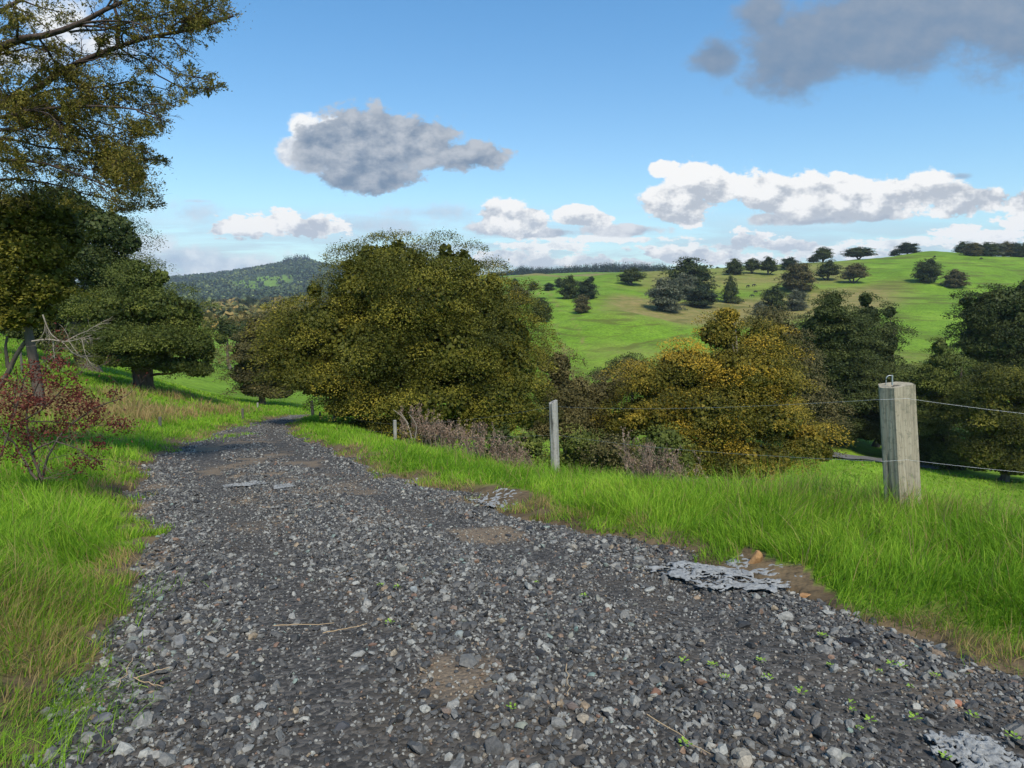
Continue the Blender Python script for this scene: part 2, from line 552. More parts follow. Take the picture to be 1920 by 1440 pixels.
COLS = {
    -700: [(45, 600), (70, 560), (120, 530), (300, 510), (1000, 520), (3000, 530)],
    0: [(45, 632), (70, 590), (110, 560), (200, 545), (400, 540), (1000, 540), (3000, 540)],
    200: [(45, 690), (70, 655), (110, 635), (200, 610), (500, 580), (900, 560), (1400, 545), (2200, 522), (2700, 530)],
    300: [(45, 722), (60, 708), (100, 680), (160, 645), (300, 610), (600, 588), (900, 575), (1100, 590), (1500, 560), (2200, 528), (2700, 530)],
    400: [(45, 750), (60, 735), (80, 708), (110, 672), (200, 630), (450, 596), (700, 578), (800, 577), (1000, 592), (1400, 560), (1800, 540), (2200, 519), (2700, 525)],
    470: [(45, 760), (60, 746), (100, 705), (200, 640), (450, 596), (700, 572), (800, 574), (1000, 590), (1400, 555), (1800, 530), (2200, 509), (2700, 520)],
    535: [(45, 764), (60, 752), (100, 715), (200, 650), (450, 597), (700, 566), (800, 572), (1000, 590), (1400, 550), (1800, 522), (2200, 499), (2700, 520)],
    575: [(45, 768), (60, 756), (100, 720), (200, 650), (450, 597), (700, 565), (800, 572), (1000, 590), (1400, 550), (1800, 512), (2200, 490), (2700, 520)],
    640: [(45, 782), (60, 775), (100, 730), (200, 655), (450, 597), (700, 570), (1000, 580), (1400, 550), (2200, 506), (2700, 520)],
    780: [(45, 800), (60, 790), (100, 740), (200, 660), (500, 585), (900, 545), (2200, 515), (2700, 520)],
    900: [(45, 850), (70, 800), (120, 705), (200, 610), (300, 570), (560, 524), (700, 535), (1000, 516), (1500, 525), (3000, 533)],
    1000: [(45, 940), (70, 860), (110, 725), (150, 640), (200, 590), (260, 552), (330, 545), (560, 512), (660, 526), (1000, 512), (1400, 525), (3000, 533)],
    1070: [(45, 950), (70, 870), (110, 715), (140, 640), (165, 592), (180, 606), (230, 566), (290, 545), (340, 525), (400, 524), (560, 520), (1000, 512), (1400, 525), (3000, 533)],
    1150: [(45, 960), (70, 870), (110, 705), (140, 636), (168, 572), (184, 598), (230, 557), (290, 534), (350, 513), (420, 525), (1000, 512), (1400, 525), (3000, 533)],
    1220: [(45, 960), (70, 870), (110, 705), (145, 640), (168, 588), (184, 606), (230, 572), (290, 545), (350, 507), (420, 520), (1000, 512), (1400, 525), (3000, 533)],
    1300: [(45, 955), (70, 865), (110, 700), (150, 640), (175, 612), (190, 606), (230, 582), (280, 556), (340, 512), (375, 502), (450, 515), (1000, 512), (1500, 525), (3000, 533)],
    1450: [(45, 910), (70, 820), (120, 690), (180, 620), (240, 575), (300, 530), (350, 502), (380, 495), (450, 508), (1500, 525), (3000, 533)],
    1560: [(45, 874), (70, 790), (120, 690), (180, 612), (250, 560), (320, 510), (380, 487), (450, 498), (1500, 525), (3000, 533)],
    1650: [(45, 872), (60, 845), (80, 790), (120, 690), (180, 612), (260, 550), (340, 495), (380, 480), (450, 490), (1500, 525), (3000, 533)],
    1730: [(45, 885), (60, 850), (80, 790), (120, 690), (180, 612), (260, 545), (340, 490), (380, 472), (450, 482), (1500, 525), (3000, 533)],
    1820: [(45, 895), (60, 855), (80, 790), (120, 690), (180, 612), (260, 545), (340, 492), (380, 476), (450, 485), (1500, 525), (3000, 533)],
    1920: [(45, 905), (60, 860), (80, 790), (120, 700), (200, 600), (300, 525), (380, 480), (450, 490), (1500, 525), (3000, 533)],
    2500: [(45, 900), (70, 820), (120, 710), (200, 620), (300, 545), (380, 500), (450, 510), (1500, 525), (3000, 533)],
}
NU, NL = 401, 520
_us = np.linspace(-1.45, 1.45, NU)
_ls = np.linspace(math.log(20), math.log(9000), NL)
_Y = np.exp(_ls)
_keys = sorted(COLS)
_prof = []
for k in _keys:
    u0 = (k - 960) / F / CP * 0.985
    ys = [20, 26, 31]
    zs = [float(N(u0 * y_, y_)) for y_ in ys]
    for (Y_, py_) in COLS[k]:
        ys.append(Y_); zs.append(zf(py_, Y_))
    ys.append(9000); zs.append(zs[-1] * 3 - 20)
    _prof.append(np.interp(_ls, np.log(ys), zs))
_prof = np.array(_prof)
_ku = np.array([(k - 960) / F / CP * 0.985 for k in _keys])
G = np.empty((NU, NL))
for j in range(NL):
    G[:, j] = np.interp(_us, _ku, _prof[:, j])
for j in range(NL):
    G[:, j] = _smooth(G[:, j], 2)
for i in range(NU):
    G[i] = _smooth(G[i], 2)


def far(x, y):
    Y = np.maximum(y, 5.0)
    u = np.clip(x / Y, _us[0], _us[-1])
    l = np.clip(np.log(Y), _ls[0], _ls[-1])
    fu = (u - _us[0]) / (_us[1] - _us[0]); fl = (l - _ls[0]) / (_ls[1] - _ls[0])
    iu = np.clip(fu.astype(int), 0, NU - 2); il = np.clip(fl.astype(int), 0, NL - 2)
    a = fu - iu; b = fl - il
    return (G[iu, il] * (1 - a) + G[iu + 1, il] * a) * (1 - b) + (G[iu, il + 1] * (1 - a) + G[iu + 1, il + 1] * a) * b


def T(x, y, dip=True):
    x = np.asarray(x, float); y = np.asarray(y, float)
    w = ss(y, 24, 42)
    n = N(x, y, dip)
    f = far(x, y)
    und = (fbm(x * 0.02, y * 0.02, 21, 3) - 0.5) * 4.0 * ss(y, 90, 250) + (fbm(x * 0.25, y * 0.25, 9, 3) - 0.5) * 0.5 * ss(y, 26, 50)
    und = und + (fbm(x * 0.004, y * 0.004, 33, 4) - 0.5) * 60 * ss(y, 1100, 1600) * (1 - 0.75 * ss(y, 1800, 2150))
    return n * (1 - w) + (f + und) * w


def T1(x, y): return float(T(np.array([x]), np.array([y]))[0])


def gp(px, Y):
    """ground point seen in photo column px at forward distance Y"""
    z = float(base(Y)) if Y < 40 else zf(650, Y)
    for _ in range(4):
        x = (px - 960) / F * (Y * CP - (z - CAMH) * SP)
        z = T1(x, Y)
    return Vector((x, Y, z))


def proj(x, y, z):
    d = y * CP - (z - CAMH) * SP
    return 960 + F * x / d, 720 - F * (y * SP + (z - CAMH) * CP) / d


def dry_mask(x, y):
    """where the grass is straw coloured (0..1)"""
    x = np.asarray(x, float); y = np.asarray(y, float)
    dl = xL(y) - x; dr = x - xR(y)
    n = fbm(x * 0.55, y * 0.55, 41, 3)
    m = ss(dl, 1.2, 2.4) * (1 - ss(dl, 5.0, 8.0)) * ss(y, 12, 15) * (1 - ss(y, 30, 36)) * ss(n, 0.30, 0.52)
    n2 = fbm(x * 1.4, y * 1.4, 43, 3)
    e = (1 - ss(np.abs(edge_off(x, y) - 0.02), 0.15, 0.5)) * 0.8 * ss(n2, 0.38, 0.58)
    near = ss(n, 0.55, 0.7) * 0.5 * (y < 12) * (dl > 0)
    nl = (1 - ss(np.hypot(x + 2.4, y - 2.2), 0.6, 1.5)) * 0.7
    return np.clip(np.maximum(np.maximum(m, e), np.maximum(near, nl)), 0, 1)


def no_grass(x, y):
    m = np.zeros(len(x), bool)
    for (px, py, rx, ry) in [(1375, 1084, 145, 26), (1425, 1066, 30, 22), (1512, 1112, 50, 20), (940, 940, 60, 12), (568, 836, 26, 8), (1375, 1110, 60, 8)]:
        cx, cy = hit(px, py)
        ax = hit(px + rx, py)[0] - cx
        by = (hit(px, py - ry)[1] - hit(px, py + ry)[1]) / 2
        m |= np.hypot((x - cx) / ax, (y - cy) / by) < 1
    return m


def build_ground():
    az = np.concatenate([np.arange(-50, 50, 0.28), np.arange(50, 310, 4.0)])
    az = np.radians(az)
    r = [0.25]
    while r[-1] < 2600:
        r.append(r[-1] * 1.021 + 0.004)
    r = np.array(r)
    RR, AA = np.meshgrid(r, az, indexing='ij')
    X = RR * np.sin(AA); Y = RR * np.cos(AA)
    Z = T(X, Y)
    back = ss(-Y, 40, 200)
    Z = Z * (1 - back) + 4.0 * back
    dry = dry_mask(X, Y)
    # dry / rank areas on the far hillside
    PX = 960 + F * X / np.maximum(Y * CP - (Z - CAMH) * SP, 0.1)
    hill = ss(Y, 90, 140) * (1 - ss(Y, 700, 900))
    n = fbm(X * 0.018, Y * 0.018, 55, 4)
    b1 = (1 - ss(np.abs(Y - (212 + (PX - 1300) * 0.10)), 16, 50)) * ss(PX, 1090, 1200) * (1 - ss(PX, 1620, 1750))
    b2 = (1 - ss(np.abs(Y - 330), 20, 70)) * ss(PX, 1120, 1250) * (1 - ss(PX, 1560, 1640))
    b3 = (1 - ss(np.abs(Y - 122), 5, 22)) * ss(PX, 1060, 1150) * 0.8
    b4 = ss(Y, 480, 540) * (1 - ss(Y, 640, 700)) * ss(PX, 850, 900) * 0.9
    d2 = np.clip(np.maximum.reduce([b1 * 1.1, b2 * 0.7, b3 * 0.6, b4]) * (0.30 + 1.3 * n), 0, 1) * hill
    dry = np.maximum(dry, d2)
    dry = np.maximum(dry, ss(Y, 25, 28) * (1 - ss(Y, 33, 38)) * ss(PX, 1600, 1720) * (0.4 + 0.9 * fbm(X * .5, Y * .5, 88, 3)))
    dry = np.clip(dry, 0, 1)
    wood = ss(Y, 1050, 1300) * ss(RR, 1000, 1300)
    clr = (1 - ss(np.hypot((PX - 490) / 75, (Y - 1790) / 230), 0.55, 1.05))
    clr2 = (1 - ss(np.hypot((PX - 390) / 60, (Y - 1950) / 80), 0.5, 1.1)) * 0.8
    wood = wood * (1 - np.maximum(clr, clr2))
    P = np.stack([X, Y, Z], -1)
    c = np.zeros((1,) + P.shape[1:]); c[..., 2] = T1(0, 0)
    P = np.concatenate([c, P], 0)
    padr = lambda a: np.concatenate([a[:1], a], 0)
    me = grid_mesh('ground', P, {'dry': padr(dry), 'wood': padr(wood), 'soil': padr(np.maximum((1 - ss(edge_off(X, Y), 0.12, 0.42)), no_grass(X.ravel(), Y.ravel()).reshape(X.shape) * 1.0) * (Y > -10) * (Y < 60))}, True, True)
    m, nt, out = mat_base('pasture')
    pos = objpos(nt)
    sepp = nt.nodes.new('ShaderNodeSeparateXYZ'); nt.links.new(pos, sepp.inputs[0])
    n1 = noise(nt, 0.05, 5, 0.6, pos)
    n2 = noise(nt, 1.6, 5, 0.65, pos)
    n3 = noise(nt, 0.35, 6, 0.7, pos)
    g = ramp(nt, n1, [(0.30, (0.094, 0.165, 0.014)), (0.5, (0.140, 0.250, 0.020)), (0.72, (0.205, 0.315, 0.034))])
    g = nmix(nt, nmath(nt, 'MULTIPLY', ramp(nt, n3, [(0.42, (0, 0, 0)), (0.68, (1, 1, 1))]), 0.5), g, (0.075, 0.125, 0.014))
    fine = ramp(nt, n2, [(0.3, (0.62, 0.62, 0.62)), (0.7, (1.25, 1.25, 1.25))])
    g = nmix(nt, 1.0, g, fine, 'MULTIPLY')
    dcol = ramp(nt, n3, [(0.3, (0.135, 0.115, 0.040)), (0.7, (0.27, 0.215, 0.085))])
    dm = nmath(nt, 'MULTIPLY', attr(nt, 'dry'), nmath(nt, 'MULTIPLY_ADD', n3, 1.2, 0.3), None, True)
    g = nmix(nt, dm, g, dcol)
    # contour-following stock tracks
    cz = nt.nodes.new('ShaderNodeCombineXYZ')
    nt.links.new(nmath(nt, 'MULTIPLY', sepp.outputs[0], 0.055), cz.inputs[0])
    nt.links.new(nmath(nt, 'MULTIPLY', sepp.outputs[1], 0.02), cz.inputs[1])
    nt.links.new(nmath(nt, 'MULTIPLY', sepp.outputs[2], 0.95), cz.inputs[2])
    trk = noise(nt, 1.0, 4, 0.6, cz.outputs[0], dist=0.3)
    trm = ramp(nt, trk, [(0.36, (1, 1, 1)), (0.48, (0, 0, 0))])
    fr = nt.nodes.new('ShaderNodeMapRange'); nt.links.new(sepp.outputs[1], fr.inputs[0])
    fr.inputs[1].default_value = 60; fr.inputs[2].default_value = 120
    g = nmix(nt, nmath(nt, 'MULTIPLY', nmath(nt, 'MULTIPLY', trm, 0.75), fr.outputs[0]), g, (0.088, 0.095, 0.022))
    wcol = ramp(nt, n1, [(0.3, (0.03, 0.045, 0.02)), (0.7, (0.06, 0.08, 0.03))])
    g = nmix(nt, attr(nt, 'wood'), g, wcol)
    g = nmix(nt, attr(nt, 'soil'), g, ramp(nt, n2, [(0.3, (0.055, 0.040, 0.024)), (0.7, (0.17, 0.125, 0.075))]))
    hgt = nmath(nt, 'ADD', nmath(nt, 'MULTIPLY', n2, 0.35), nmath(nt, 'MULTIPLY', trk, nmath(nt, 'MULTIPLY', fr.outputs[0], 2.2)))
    hgt = nmath(nt, 'ADD', hgt, nmath(nt, 'MULTIPLY', n3, 0.5))
    principled(nt, out, g, 0.95, hgt, 0.5, 0.8, 0.1)
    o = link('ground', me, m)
    tag(o, 'green sheep pasture with straw coloured patches', 'ground', kind='structure')


build_ground()


def road_z(x, y):
    z = T(x, y, dip=False)
    mid = (xL(y) + xR(y)) / 2
    hw = np.maximum((xR(y) - xL(y)) / 2, 0.5)
    t = (x - mid) / hw
    rut = np.exp(-((np.abs(t) - 0.48) / 0.2) ** 2) * 0.025
    return z + 0.02 * (1 - t * t) - rut + (fbm(x * 1.1, y * 1.1, 17, 3) - 0.5) * 0.05 - 0.03 * ss(np.abs(t), 0.85, 1.0)


def clay_mask(x, y):
    m = np.zeros_like(np.asarray(x, float))
    for (px, py, rx, ry) in [(285, 918, 45, 28), (250, 955, 50, 20), (450, 870, 40, 28), (430, 835, 60, 14), (520, 890, 90, 14), (880, 932, 70, 14), (600, 940, 120, 8),
                             (1330, 1050, 110, 26), (1700, 1175, 120, 26), (1600, 1140, 90, 20), (860, 1250, 70, 50), (1100, 1090, 60, 20), (580, 870, 50, 10), (180, 1240, 80, 24), (150, 1310, 60, 24), (900, 1000, 60, 14)]:
        cx, cy = hit(px, py)
        ax, _ = hit(px + rx, py)
        _, b0 = hit(px, py + ry); _, b1 = hit(px, py - ry)
        d = np.hypot((x - cx) / max(ax - cx, .05), (y - cy) / max((b1 - b0) / 2, .05))
        m = np.maximum(m, 1 - ss(d + (fbm(np.asarray(x) * 3.1, np.asarray(y) * 3.1, 79, 4) - 0.5) * 1.6, 0.3, 1.3))
    n = fbm(np.asarray(x) * 2.3, np.asarray(y) * 2.3, 77, 4)
    n2 = fbm(np.asarray(x) * 0.6, np.asarray(y) * 0.5, 78, 3)
    return np.clip(m * 1.35 * ss(n, 0.36, 0.60) + 0.75 * ss(n, 0.50, 0.68) * ss(n2, 0.42, 0.6), 0, 1)


def build_road():
    ys = np.concatenate([np.arange(-8, 1, 0.12), 1 + np.cumsum(np.full(420, 0.03) * np.linspace(1, 7, 420))])
    ys = ys[ys < 85]
    t = np.linspace(-1.06, 1.06, 90)
    TT, YY = np.meshgrid(t, ys)
    jag = (fbm(YY * 1.7, TT * 0 + 3.3, 5, 4) - 0.5) * 0.8
    jag2 = (fbm(YY * 1.7, TT * 0 + 9.3, 6, 4) - 0.5) * 0.8
    XX = (xL(YY) - 0.25) * (1 - TT) / 2 + (xR(YY) + 0.25) * (1 + TT) / 2
    ZZ = road_z(XX, YY) - 0.16 * ss(edge_off(XX, YY), 0.02, 0.22)
    cm = clay_mask(XX, YY)
    me = grid_mesh('road', np.stack([XX, YY, ZZ], -1), {'clay': cm, 'edge': np.abs(TT)}, True)
    m, nt, out = mat_base('gravel_bed')
    pos = objpos(nt)
    vo = nt.nodes.new('ShaderNodeTexVoronoi'); vo.inputs['Scale'].default_value = 42
    nt.links.new(pos, vo.inputs['Vector'])
    n1 = noise(nt, 60, 4, 0.7, pos)
    n2 = noise(nt, 1.7, 5, 0.6, pos)
    c = ramp(nt, vo.outputs['Color'], [(0.1, (0.026, 0.024, 0.022)), (0.5, (0.056, 0.052, 0.048)), (0.85, (0.11, 0.10, 0.09)), (1.0, (0.2, 0.19, 0.16))])
    c = nmix(nt, nmath(nt, 'MULTIPLY', ramp(nt, n2, [(0.45, (0, 0, 0)), (0.7, (1, 1, 1))]), 0.5), c, (0.085, 0.068, 0.048))
    cl = ramp(nt, n1, [(0.25, (0.10, 0.072, 0.046)), (0.7, (0.24, 0.18, 0.12))])
    c = nmix(nt, nmath(nt, 'MULTIPLY', attr(nt, 'clay'), nmath(nt, 'MULTIPLY_ADD', n1, 1.0, 0.25), None, True), c, cl)
    h = nmath(nt, 'ADD', nmath(nt, 'MULTIPLY', vo.outputs['Distance'], -0.8), nmath(nt, 'MULTIPLY', n1, 0.6))
    principled(nt, out, c, 0.85, h, 0.010, 1.0, 0.25)
    o = link('road', me, m)
    tag(o, 'dark gravel farm track with clay patches', 'road', kind='structure')


build_road()

# ------------------------------------------------------------------ gravel stones
def ico(sub):
    import bmesh
    bm = bmesh.new(); bmesh.ops.create_icosphere(bm, subdivisions=sub, radius=1)
    v = np.array([q.co[:] for q in bm.verts]); f = np.array([[a.index for a in q.verts] for q in bm.faces])
    bm.free()
    return v, f


def stone_protos(sub, n):
    v, f = ico(sub)
    out = []
    for i in range(n):
        p = v.copy()
        for _ in range(7):          # cut with random planes for facets
            d = R.normal(size=3); d /= np.linalg.norm(d)
            h = R.uniform(0.45, 0.85)
            s = p @ d
            k = s > h
            p[k] -= np.outer(s[k] - h, d)
        p += R.normal(size=p.shape) * 0.05
        p *= np.array([1.0, R.uniform(0.55, 0.9), R.uniform(0.3, 0.65)])
        out.append(p)
    return np.array(out), f


def rot_mats(n, tilt):
    a = R.uniform(0, 2 * pi, n); b = R.normal(0, tilt, n); c = R.normal(0, tilt, n)
    ca, sa, cb, sb, cc, sc_ = np.cos(a), np.sin(a), np.cos(b), np.sin(b), np.cos(c), np.sin(c)
    Z = np.zeros(n); O = np.ones(n)
    A = np.stack([ca, -sa, Z, sa, ca, Z, Z, Z, O], -1).reshape(n, 3, 3)
    B = np.stack([O, Z, Z, Z, cb, -sb, Z, sb, cb], -1).reshape(n, 3, 3)
    Cc = np.stack([cc, Z, sc_, Z, O, Z, -sc_, Z, cc], -1).reshape(n, 3, 3)
    return B @ Cc @ A


def scatter_stones(x, y, s, sub, zoff=0.25, tilt=0.45, tint=None):
    P, f = stone_protos(sub, 24)
    n = len(x)
    v = P[R.integers(0, 24, n)]
    v = np.einsum('nij,nkj->nki', rot_mats(n, tilt), v) * s[:, None, None]
    z = road_z(x, y)
    v += np.stack([x, y, z + s * zoff], -1)[:, None, :]
    k = v.shape[1]
    fi = (f[None] + (np.arange(n) * k)[:, None, None]).reshape(-1)
    if tint is None: tint = R.random(n)
    return v.reshape(-1, 3), fi, np.repeat(tint, k)


def build_gravel():
    vs, fs, ts = [], [], []
    off = 0
    def sample(n, y0, y1, power):
        uu = R.random(n)
        y = (y0 ** power + uu * (y1 ** power - y0 ** power)) ** (1 / power)
        lo, hi = xL(y), xR(y)
        x = lo - 0.3 + R.random(n) * (hi - lo + 0.6)
        return x, y
    sets = [  # n, y0, y1, power, size mu, sigma, sub
        (22000, 1.15, 4.2, 1.0, 0.0145, 0.38, 1),
        (1500, 1.15, 5.0, 1.0, 0.027, 0.22, 2),
        (36000, 1.15, 4.2, 1.0, 0.0078, 0.30, 1),
        (30000, 4.0, 9.0, 0.5, 0.0095, 0.25, 1),
        (34000, 4.0, 10.0, 0.4, 0.0145, 0.38, 1),
        (1500, 4.0, 14.0, 0.5, 0.027, 0.28, 1),
        (22000, 9.0, 36.0, 0.2, 0.020, 0.32, 1),
    ]
    for (n, y0, y1, pw, mu, sg, sub) in sets:
        x, y = sample(n, y0, y1, pw)
        cm = clay_mask(x, y)
        mid = (xL(y) + xR(y)) / 2; hw = (xR(y) - xL(y)) / 2
        t = np.abs((x - mid) / hw)
        rut = np.exp(-((t - 0.48) / 0.17) ** 2)
        edgen = fbm(x * 2.2, y * 2.2, 91, 3)
        keep = (R.random(n) > cm * (0.93 if mu > 0.0096 else 0.45)) & ((edge_off(x, y) < R.normal(0.0, 0.07, n)) | (no_grass(x, y) & (R.random(n) < 0.6)))
        if mu > 0.012:
            keep &= R.random(n) > rut * 0.9
        else:
            keep &= R.random(n) > rut * 0.35
        keep_all = keep
        x, y = x[keep], y[keep]
        s = mu * np.exp(R.normal(0, sg, len(x)))
        s = np.clip(s, 0.005, 0.05)
        tn = R.random(len(x)) ** 1.0
        if mu < 0.0096:
            tn = np.where(R.random(len(x)) < cm[keep_all] * 0.8, R.uniform(0.935, 0.965, len(x)), tn)
        v, f, t_ = scatter_stones(x, y, s, sub, 0.2, 0.5, tn)
        vs.append(v); fs.append(f + off); ts.append(t_)
        off += len(v)
    V_ = np.concatenate(vs); F_ = np.concatenate(fs); T_ = np.concatenate(ts)
    me = np_mesh('gravel', V_, F_, np.arange(len(F_) // 3) * 3, {'tint': T_}, False)
    m, nt, out = mat_base('stone')
    t = attr(nt, 'tint')
    c = ramp(nt, t, [(0.0, (0.024, 0.0235, 0.024)), (0.28, (0.048, 0.047, 0.047)), (0.52, (0.086, 0.084, 0.081)), (0.72, (0.135, 0.133, 0.126)), (0.86, (0.215, 0.212, 0.198)),
                     (0.935, (0.26, 0.26, 0.24)), (0.95, (0.21, 0.165, 0.11)), (0.975, (0.15, 0.085, 0.06)), (1.0, (0.16, 0.22, 0.20))])
    n1 = noise(nt, 90, 4, 0.6, objpos(nt))
    c = nmix(nt, 1.0, c, ramp(nt, n1, [(0.3, (0.7, 0.7, 0.7)), (0.7, (1.35, 1.33, 1.28))]), 'MULTIPLY')
    principled(nt, out, c, 0.62, n1, 0.004, 0.6, 0.4)
    o = link('gravel', me, m)
    tag(o, 'loose dark grey crushed stone covering the track', 'gravel', kind='stuff')
    return m


MSTONE = build_gravel()


# ------------------------------------------------------------------ grass
def blades(x, y, z, h, w, tint, lean=0.5, segs=3):
    n = len(x)
    a = R.uniform(0, 2 * pi, n)
    la = fbm(x * 1.3, y * 1.3, 301, 2) * 14 + R.normal(0, 1.1, n)
    ld = np.stack([np.cos(la), np.sin(la), np.zeros(n)], -1)
    # wider face partly toward camera so that thin blades read
    sd_ = np.stack([np.cos(a), np.sin(a), np.zeros(n)], -1)
    ln = np.abs(R.normal(0, lean, n)) + 0.1
    P = []
    T_ = []
    ks = np.linspace(0, 1, segs + 1)
    for k in ks:
        c = np.stack([x, y, z - 0.02], -1) + ld * (ln * h * k ** 1.9)[:, None]
        c[:, 2] += h * k * (1 - 0.28 * ln * k)
        ww = w * (1 - k ** 1.6) * 0.5
        if k < 1:
            P.append(c - sd_ * ww[:, None]); P.append(c + sd_ * ww[:, None])
        else:
            P.append(c)
    V_ = np.stack(P, 1)
    k = V_.shape[1]
    q = []
    for s in range(segs - 1):
        q += [[2 * s, 2 * s + 1, 2 * s + 3, 2 * s + 2]]
    lo = []
    for f in q: lo += f
    e = 2 * (segs - 1)
    lo += [e, e + 1, e + 2]
    lens = [4] * (segs - 1) + [3]
    lo = np.array(lo)
    L_ = (lo[None] + (np.arange(n) * k)[:, None]).ravel()
    st0 = np.concatenate([[0], np.cumsum(lens)[:-1]])
    S_ = (st0[None] + (np.arange(n) * len(lo))[:, None]).ravel()
    return V_.reshape(-1, 3), L_, S_, np.repeat(tint, k)


def join_parts(parts):
    vs, ls, st, ts = [], [], [], []
    vo = lo = 0
    for v, l, s, t in parts:
        vs.append(v); ls.append(l + vo); st.append(s + lo); ts.append(t)
        vo += len(v); lo += len(l)
    return np.concatenate(vs), np.concatenate(ls), np.concatenate(st), np.concatenate(ts)


def build_grass():
    parts = []
    def cand(n, r0, r1, dens_log=True, a0=-46, a1=46):
        uu = R.random(n)
        r = r0 * (r1 / r0) ** uu if dens_log else np.sqrt(r0 ** 2 + uu * (r1 ** 2 - r0 ** 2))
        a = np.radians(R.uniform(a0, a1, n))
        return r * np.sin(a), r * np.cos(a), r
    cnt = 0
    for (n, r0, r1, lg) in [(150000, 1.5, 6.0, False), (300000, 6.0, 60.0, True)]:
        x, y, r = cand(n, r0, r1, lg)
        dl = xL(y) - x; dr = x - xR(y)
        off = edge_off(x, y) + 0.05
        cl = fbm(x * 3.5, y * 3.5, 62, 2)
        pk = ss(off, -0.05, 0.18)
        keep = (R.random(len(x)) < pk) & ~no_grass(x, y) & ((cl > 0.33) | (off > 0.3))
        keep &= ~((dr > 0) & (dr > 8 + y * 0.05) & (y < 26) & (y > 6)) & ~((dr > 0) & (dr > 4.6 + y * 0.05) & (y < 26) & (R.random(len(x)) < 0.6))
        x, y, r, dl, dr, off = [q[keep] for q in (x, y, r, dl, dr, off)]
        z = T(x, y)
        dry = dry_mask(x, y)
        big = fbm(x * 0.9, y * 0.9, 63, 3)
        h = 0.11 + 0.12 * ss(off, 0.0, 0.8) * (0.4 + 1.2 * big)
        h = h * np.where(dr > 0, 0.84 + 0.26 * ss(dr, 1.2, 2.2) * (1 - ss(dr, 3.2, 4.5)) * (1 - ss(y, 6, 9)), 1.0)
        h = np.where((dl > 0) & (y > 11), h * 0.8, h)
        h = h + dry * ss(y, 11, 15) * 0.32 * (dl > 0.5)
        h *= R.uniform(0.45, 1.15, len(x)) * (0.75 + 0.5 * fbm(x * 3, y * 3, 66, 2))
        w = np.maximum(0.0045, 0.00125 * r) * R.uniform(0.7, 1.3, len(x))
        tint = 0.28 + 0.5 * (big - 0.5) + R.normal(0, 0.15, len(x))
        isdry = R.random(len(x)) < dry * np.where((y > 12) & (dl > 0.8), 0.97, 0.8)
        tint = np.where(isdry, 0.8 + R.random(len(x)) * 0.2, np.clip(tint, 0, 0.62))
        spk = R.random(len(x)) < 0.05
        tint = np.where(spk, 0.85, tint)
        lean = 0.55
        parts.append(blades(x, y, z, h, w, tint, lean, 3))
    # long lank tussock round the big post and along the fence
    pts = []
    for (px, Y, n, rad, hh) in [(1680, 5.0, 900, 0.5, 0.45), (1560, 5.6, 1000, 0.6, 0.5), (1480, 6.0, 700, 0.5, 0.42), (1790, 4.8, 900, 0.6, 0.42), (1880, 4.7, 700, 0.5, 0.4),
                                (1040, 9.6, 500, 0.4, 0.36), (1100, 8.6, 1200, 0.7, 0.36), (1180, 7.9, 1100, 0.6, 0.34), (1330, 7.0, 500, 0.6, 0.34), (960, 11.0, 500, 0.8, 0.3), (880, 12.3, 500, 0.8, 0.3), (1400, 6.4, 400, .5, .38)]:
        g = gp(px, Y)
        x = g.x + R.normal(0, rad * 0.6, n); y = g.y + R.normal(0, rad * 0.45, n)
        z = T(x, y)
        h = hh * R.uniform(0.5, 1.2, n)
        tint = np.where(R.random(n) < (0.30 if px > 1350 else 0.12), 0.8 + 0.2 * R.random(n), np.clip(0.26 + R.normal(0, 0.1, n), 0, .6))
        parts.append(blades(x, y, z, h, np.maximum(0.0045, 0.0011 * Y) * R.uniform(.6, 1.2, n), tint, 0.55, 4))
    # tall seeding stems and straw standing above the sward
    x, y, r = cand(5200, 2.5, 16.0)
    o_ = edge_off(x, y); dr = x - xR(y)
    k = (o_ > 0.5) & (fbm(x * 0.8, y * 0.8, 93, 3) > 0.45) & (dr < 4.5)
    x, y, r = x[k], y[k], r[k]
    parts.append(blades(x, y, T(x, y), R.uniform(0.22, 0.46, len(x)), np.maximum(0.0035, 0.0009 * r), np.clip(R.normal(0.82, 0.14, len(x)), 0.3, 1), 0.35, 4))
    # scattered sprigs out on the gravel crown far up the track
    for (px, py, n, rr) in [(435, 818, 260, 0.55), (370, 826, 120, 0.3), (450, 800, 120, 0.5), (240, 1130, 160, 0.22), (210, 1180, 120, 0.2), (20, 1400, 900, 0.28), (0, 1430, 600, 0.25), (40, 1340, 500, 0.2)]:
        cx, cy = hit(px, py)
        x = cx + R.normal(0, rr * 0.5, n); y = cy + R.normal(0, rr, n)
        parts.append(blades(x, y, road_z(x, y), 0.10 * R.uniform(.5, 1.3, n), np.maximum(0.004, 0.0011 * cy) * np.ones(n), np.clip(0.3 + R.normal(0, .12, n), 0, 1), 0.8, 3))
    v, l, s, t = join_parts(parts)
    me = np_mesh('grass', v, l, s, {'tint': t}, True)
    m = leaf_mat('grass_blade', [(0.0, (0.095, 0.20, 0.012)), (0.30, (0.215, 0.40, 0.026)), (0.60, (0.37, 0.53, 0.05)), (0.75, (0.26, 0.24, 0.06)), (1.0, (0.45, 0.31, 0.15))], 0.45, 0.10, 0.5)
    o = link('grass', me, m)
    tag(o, 'lush green verge grass with straw coloured ends', 'grass', kind='stuff')
    print('grass verts', len(v))


build_grass()


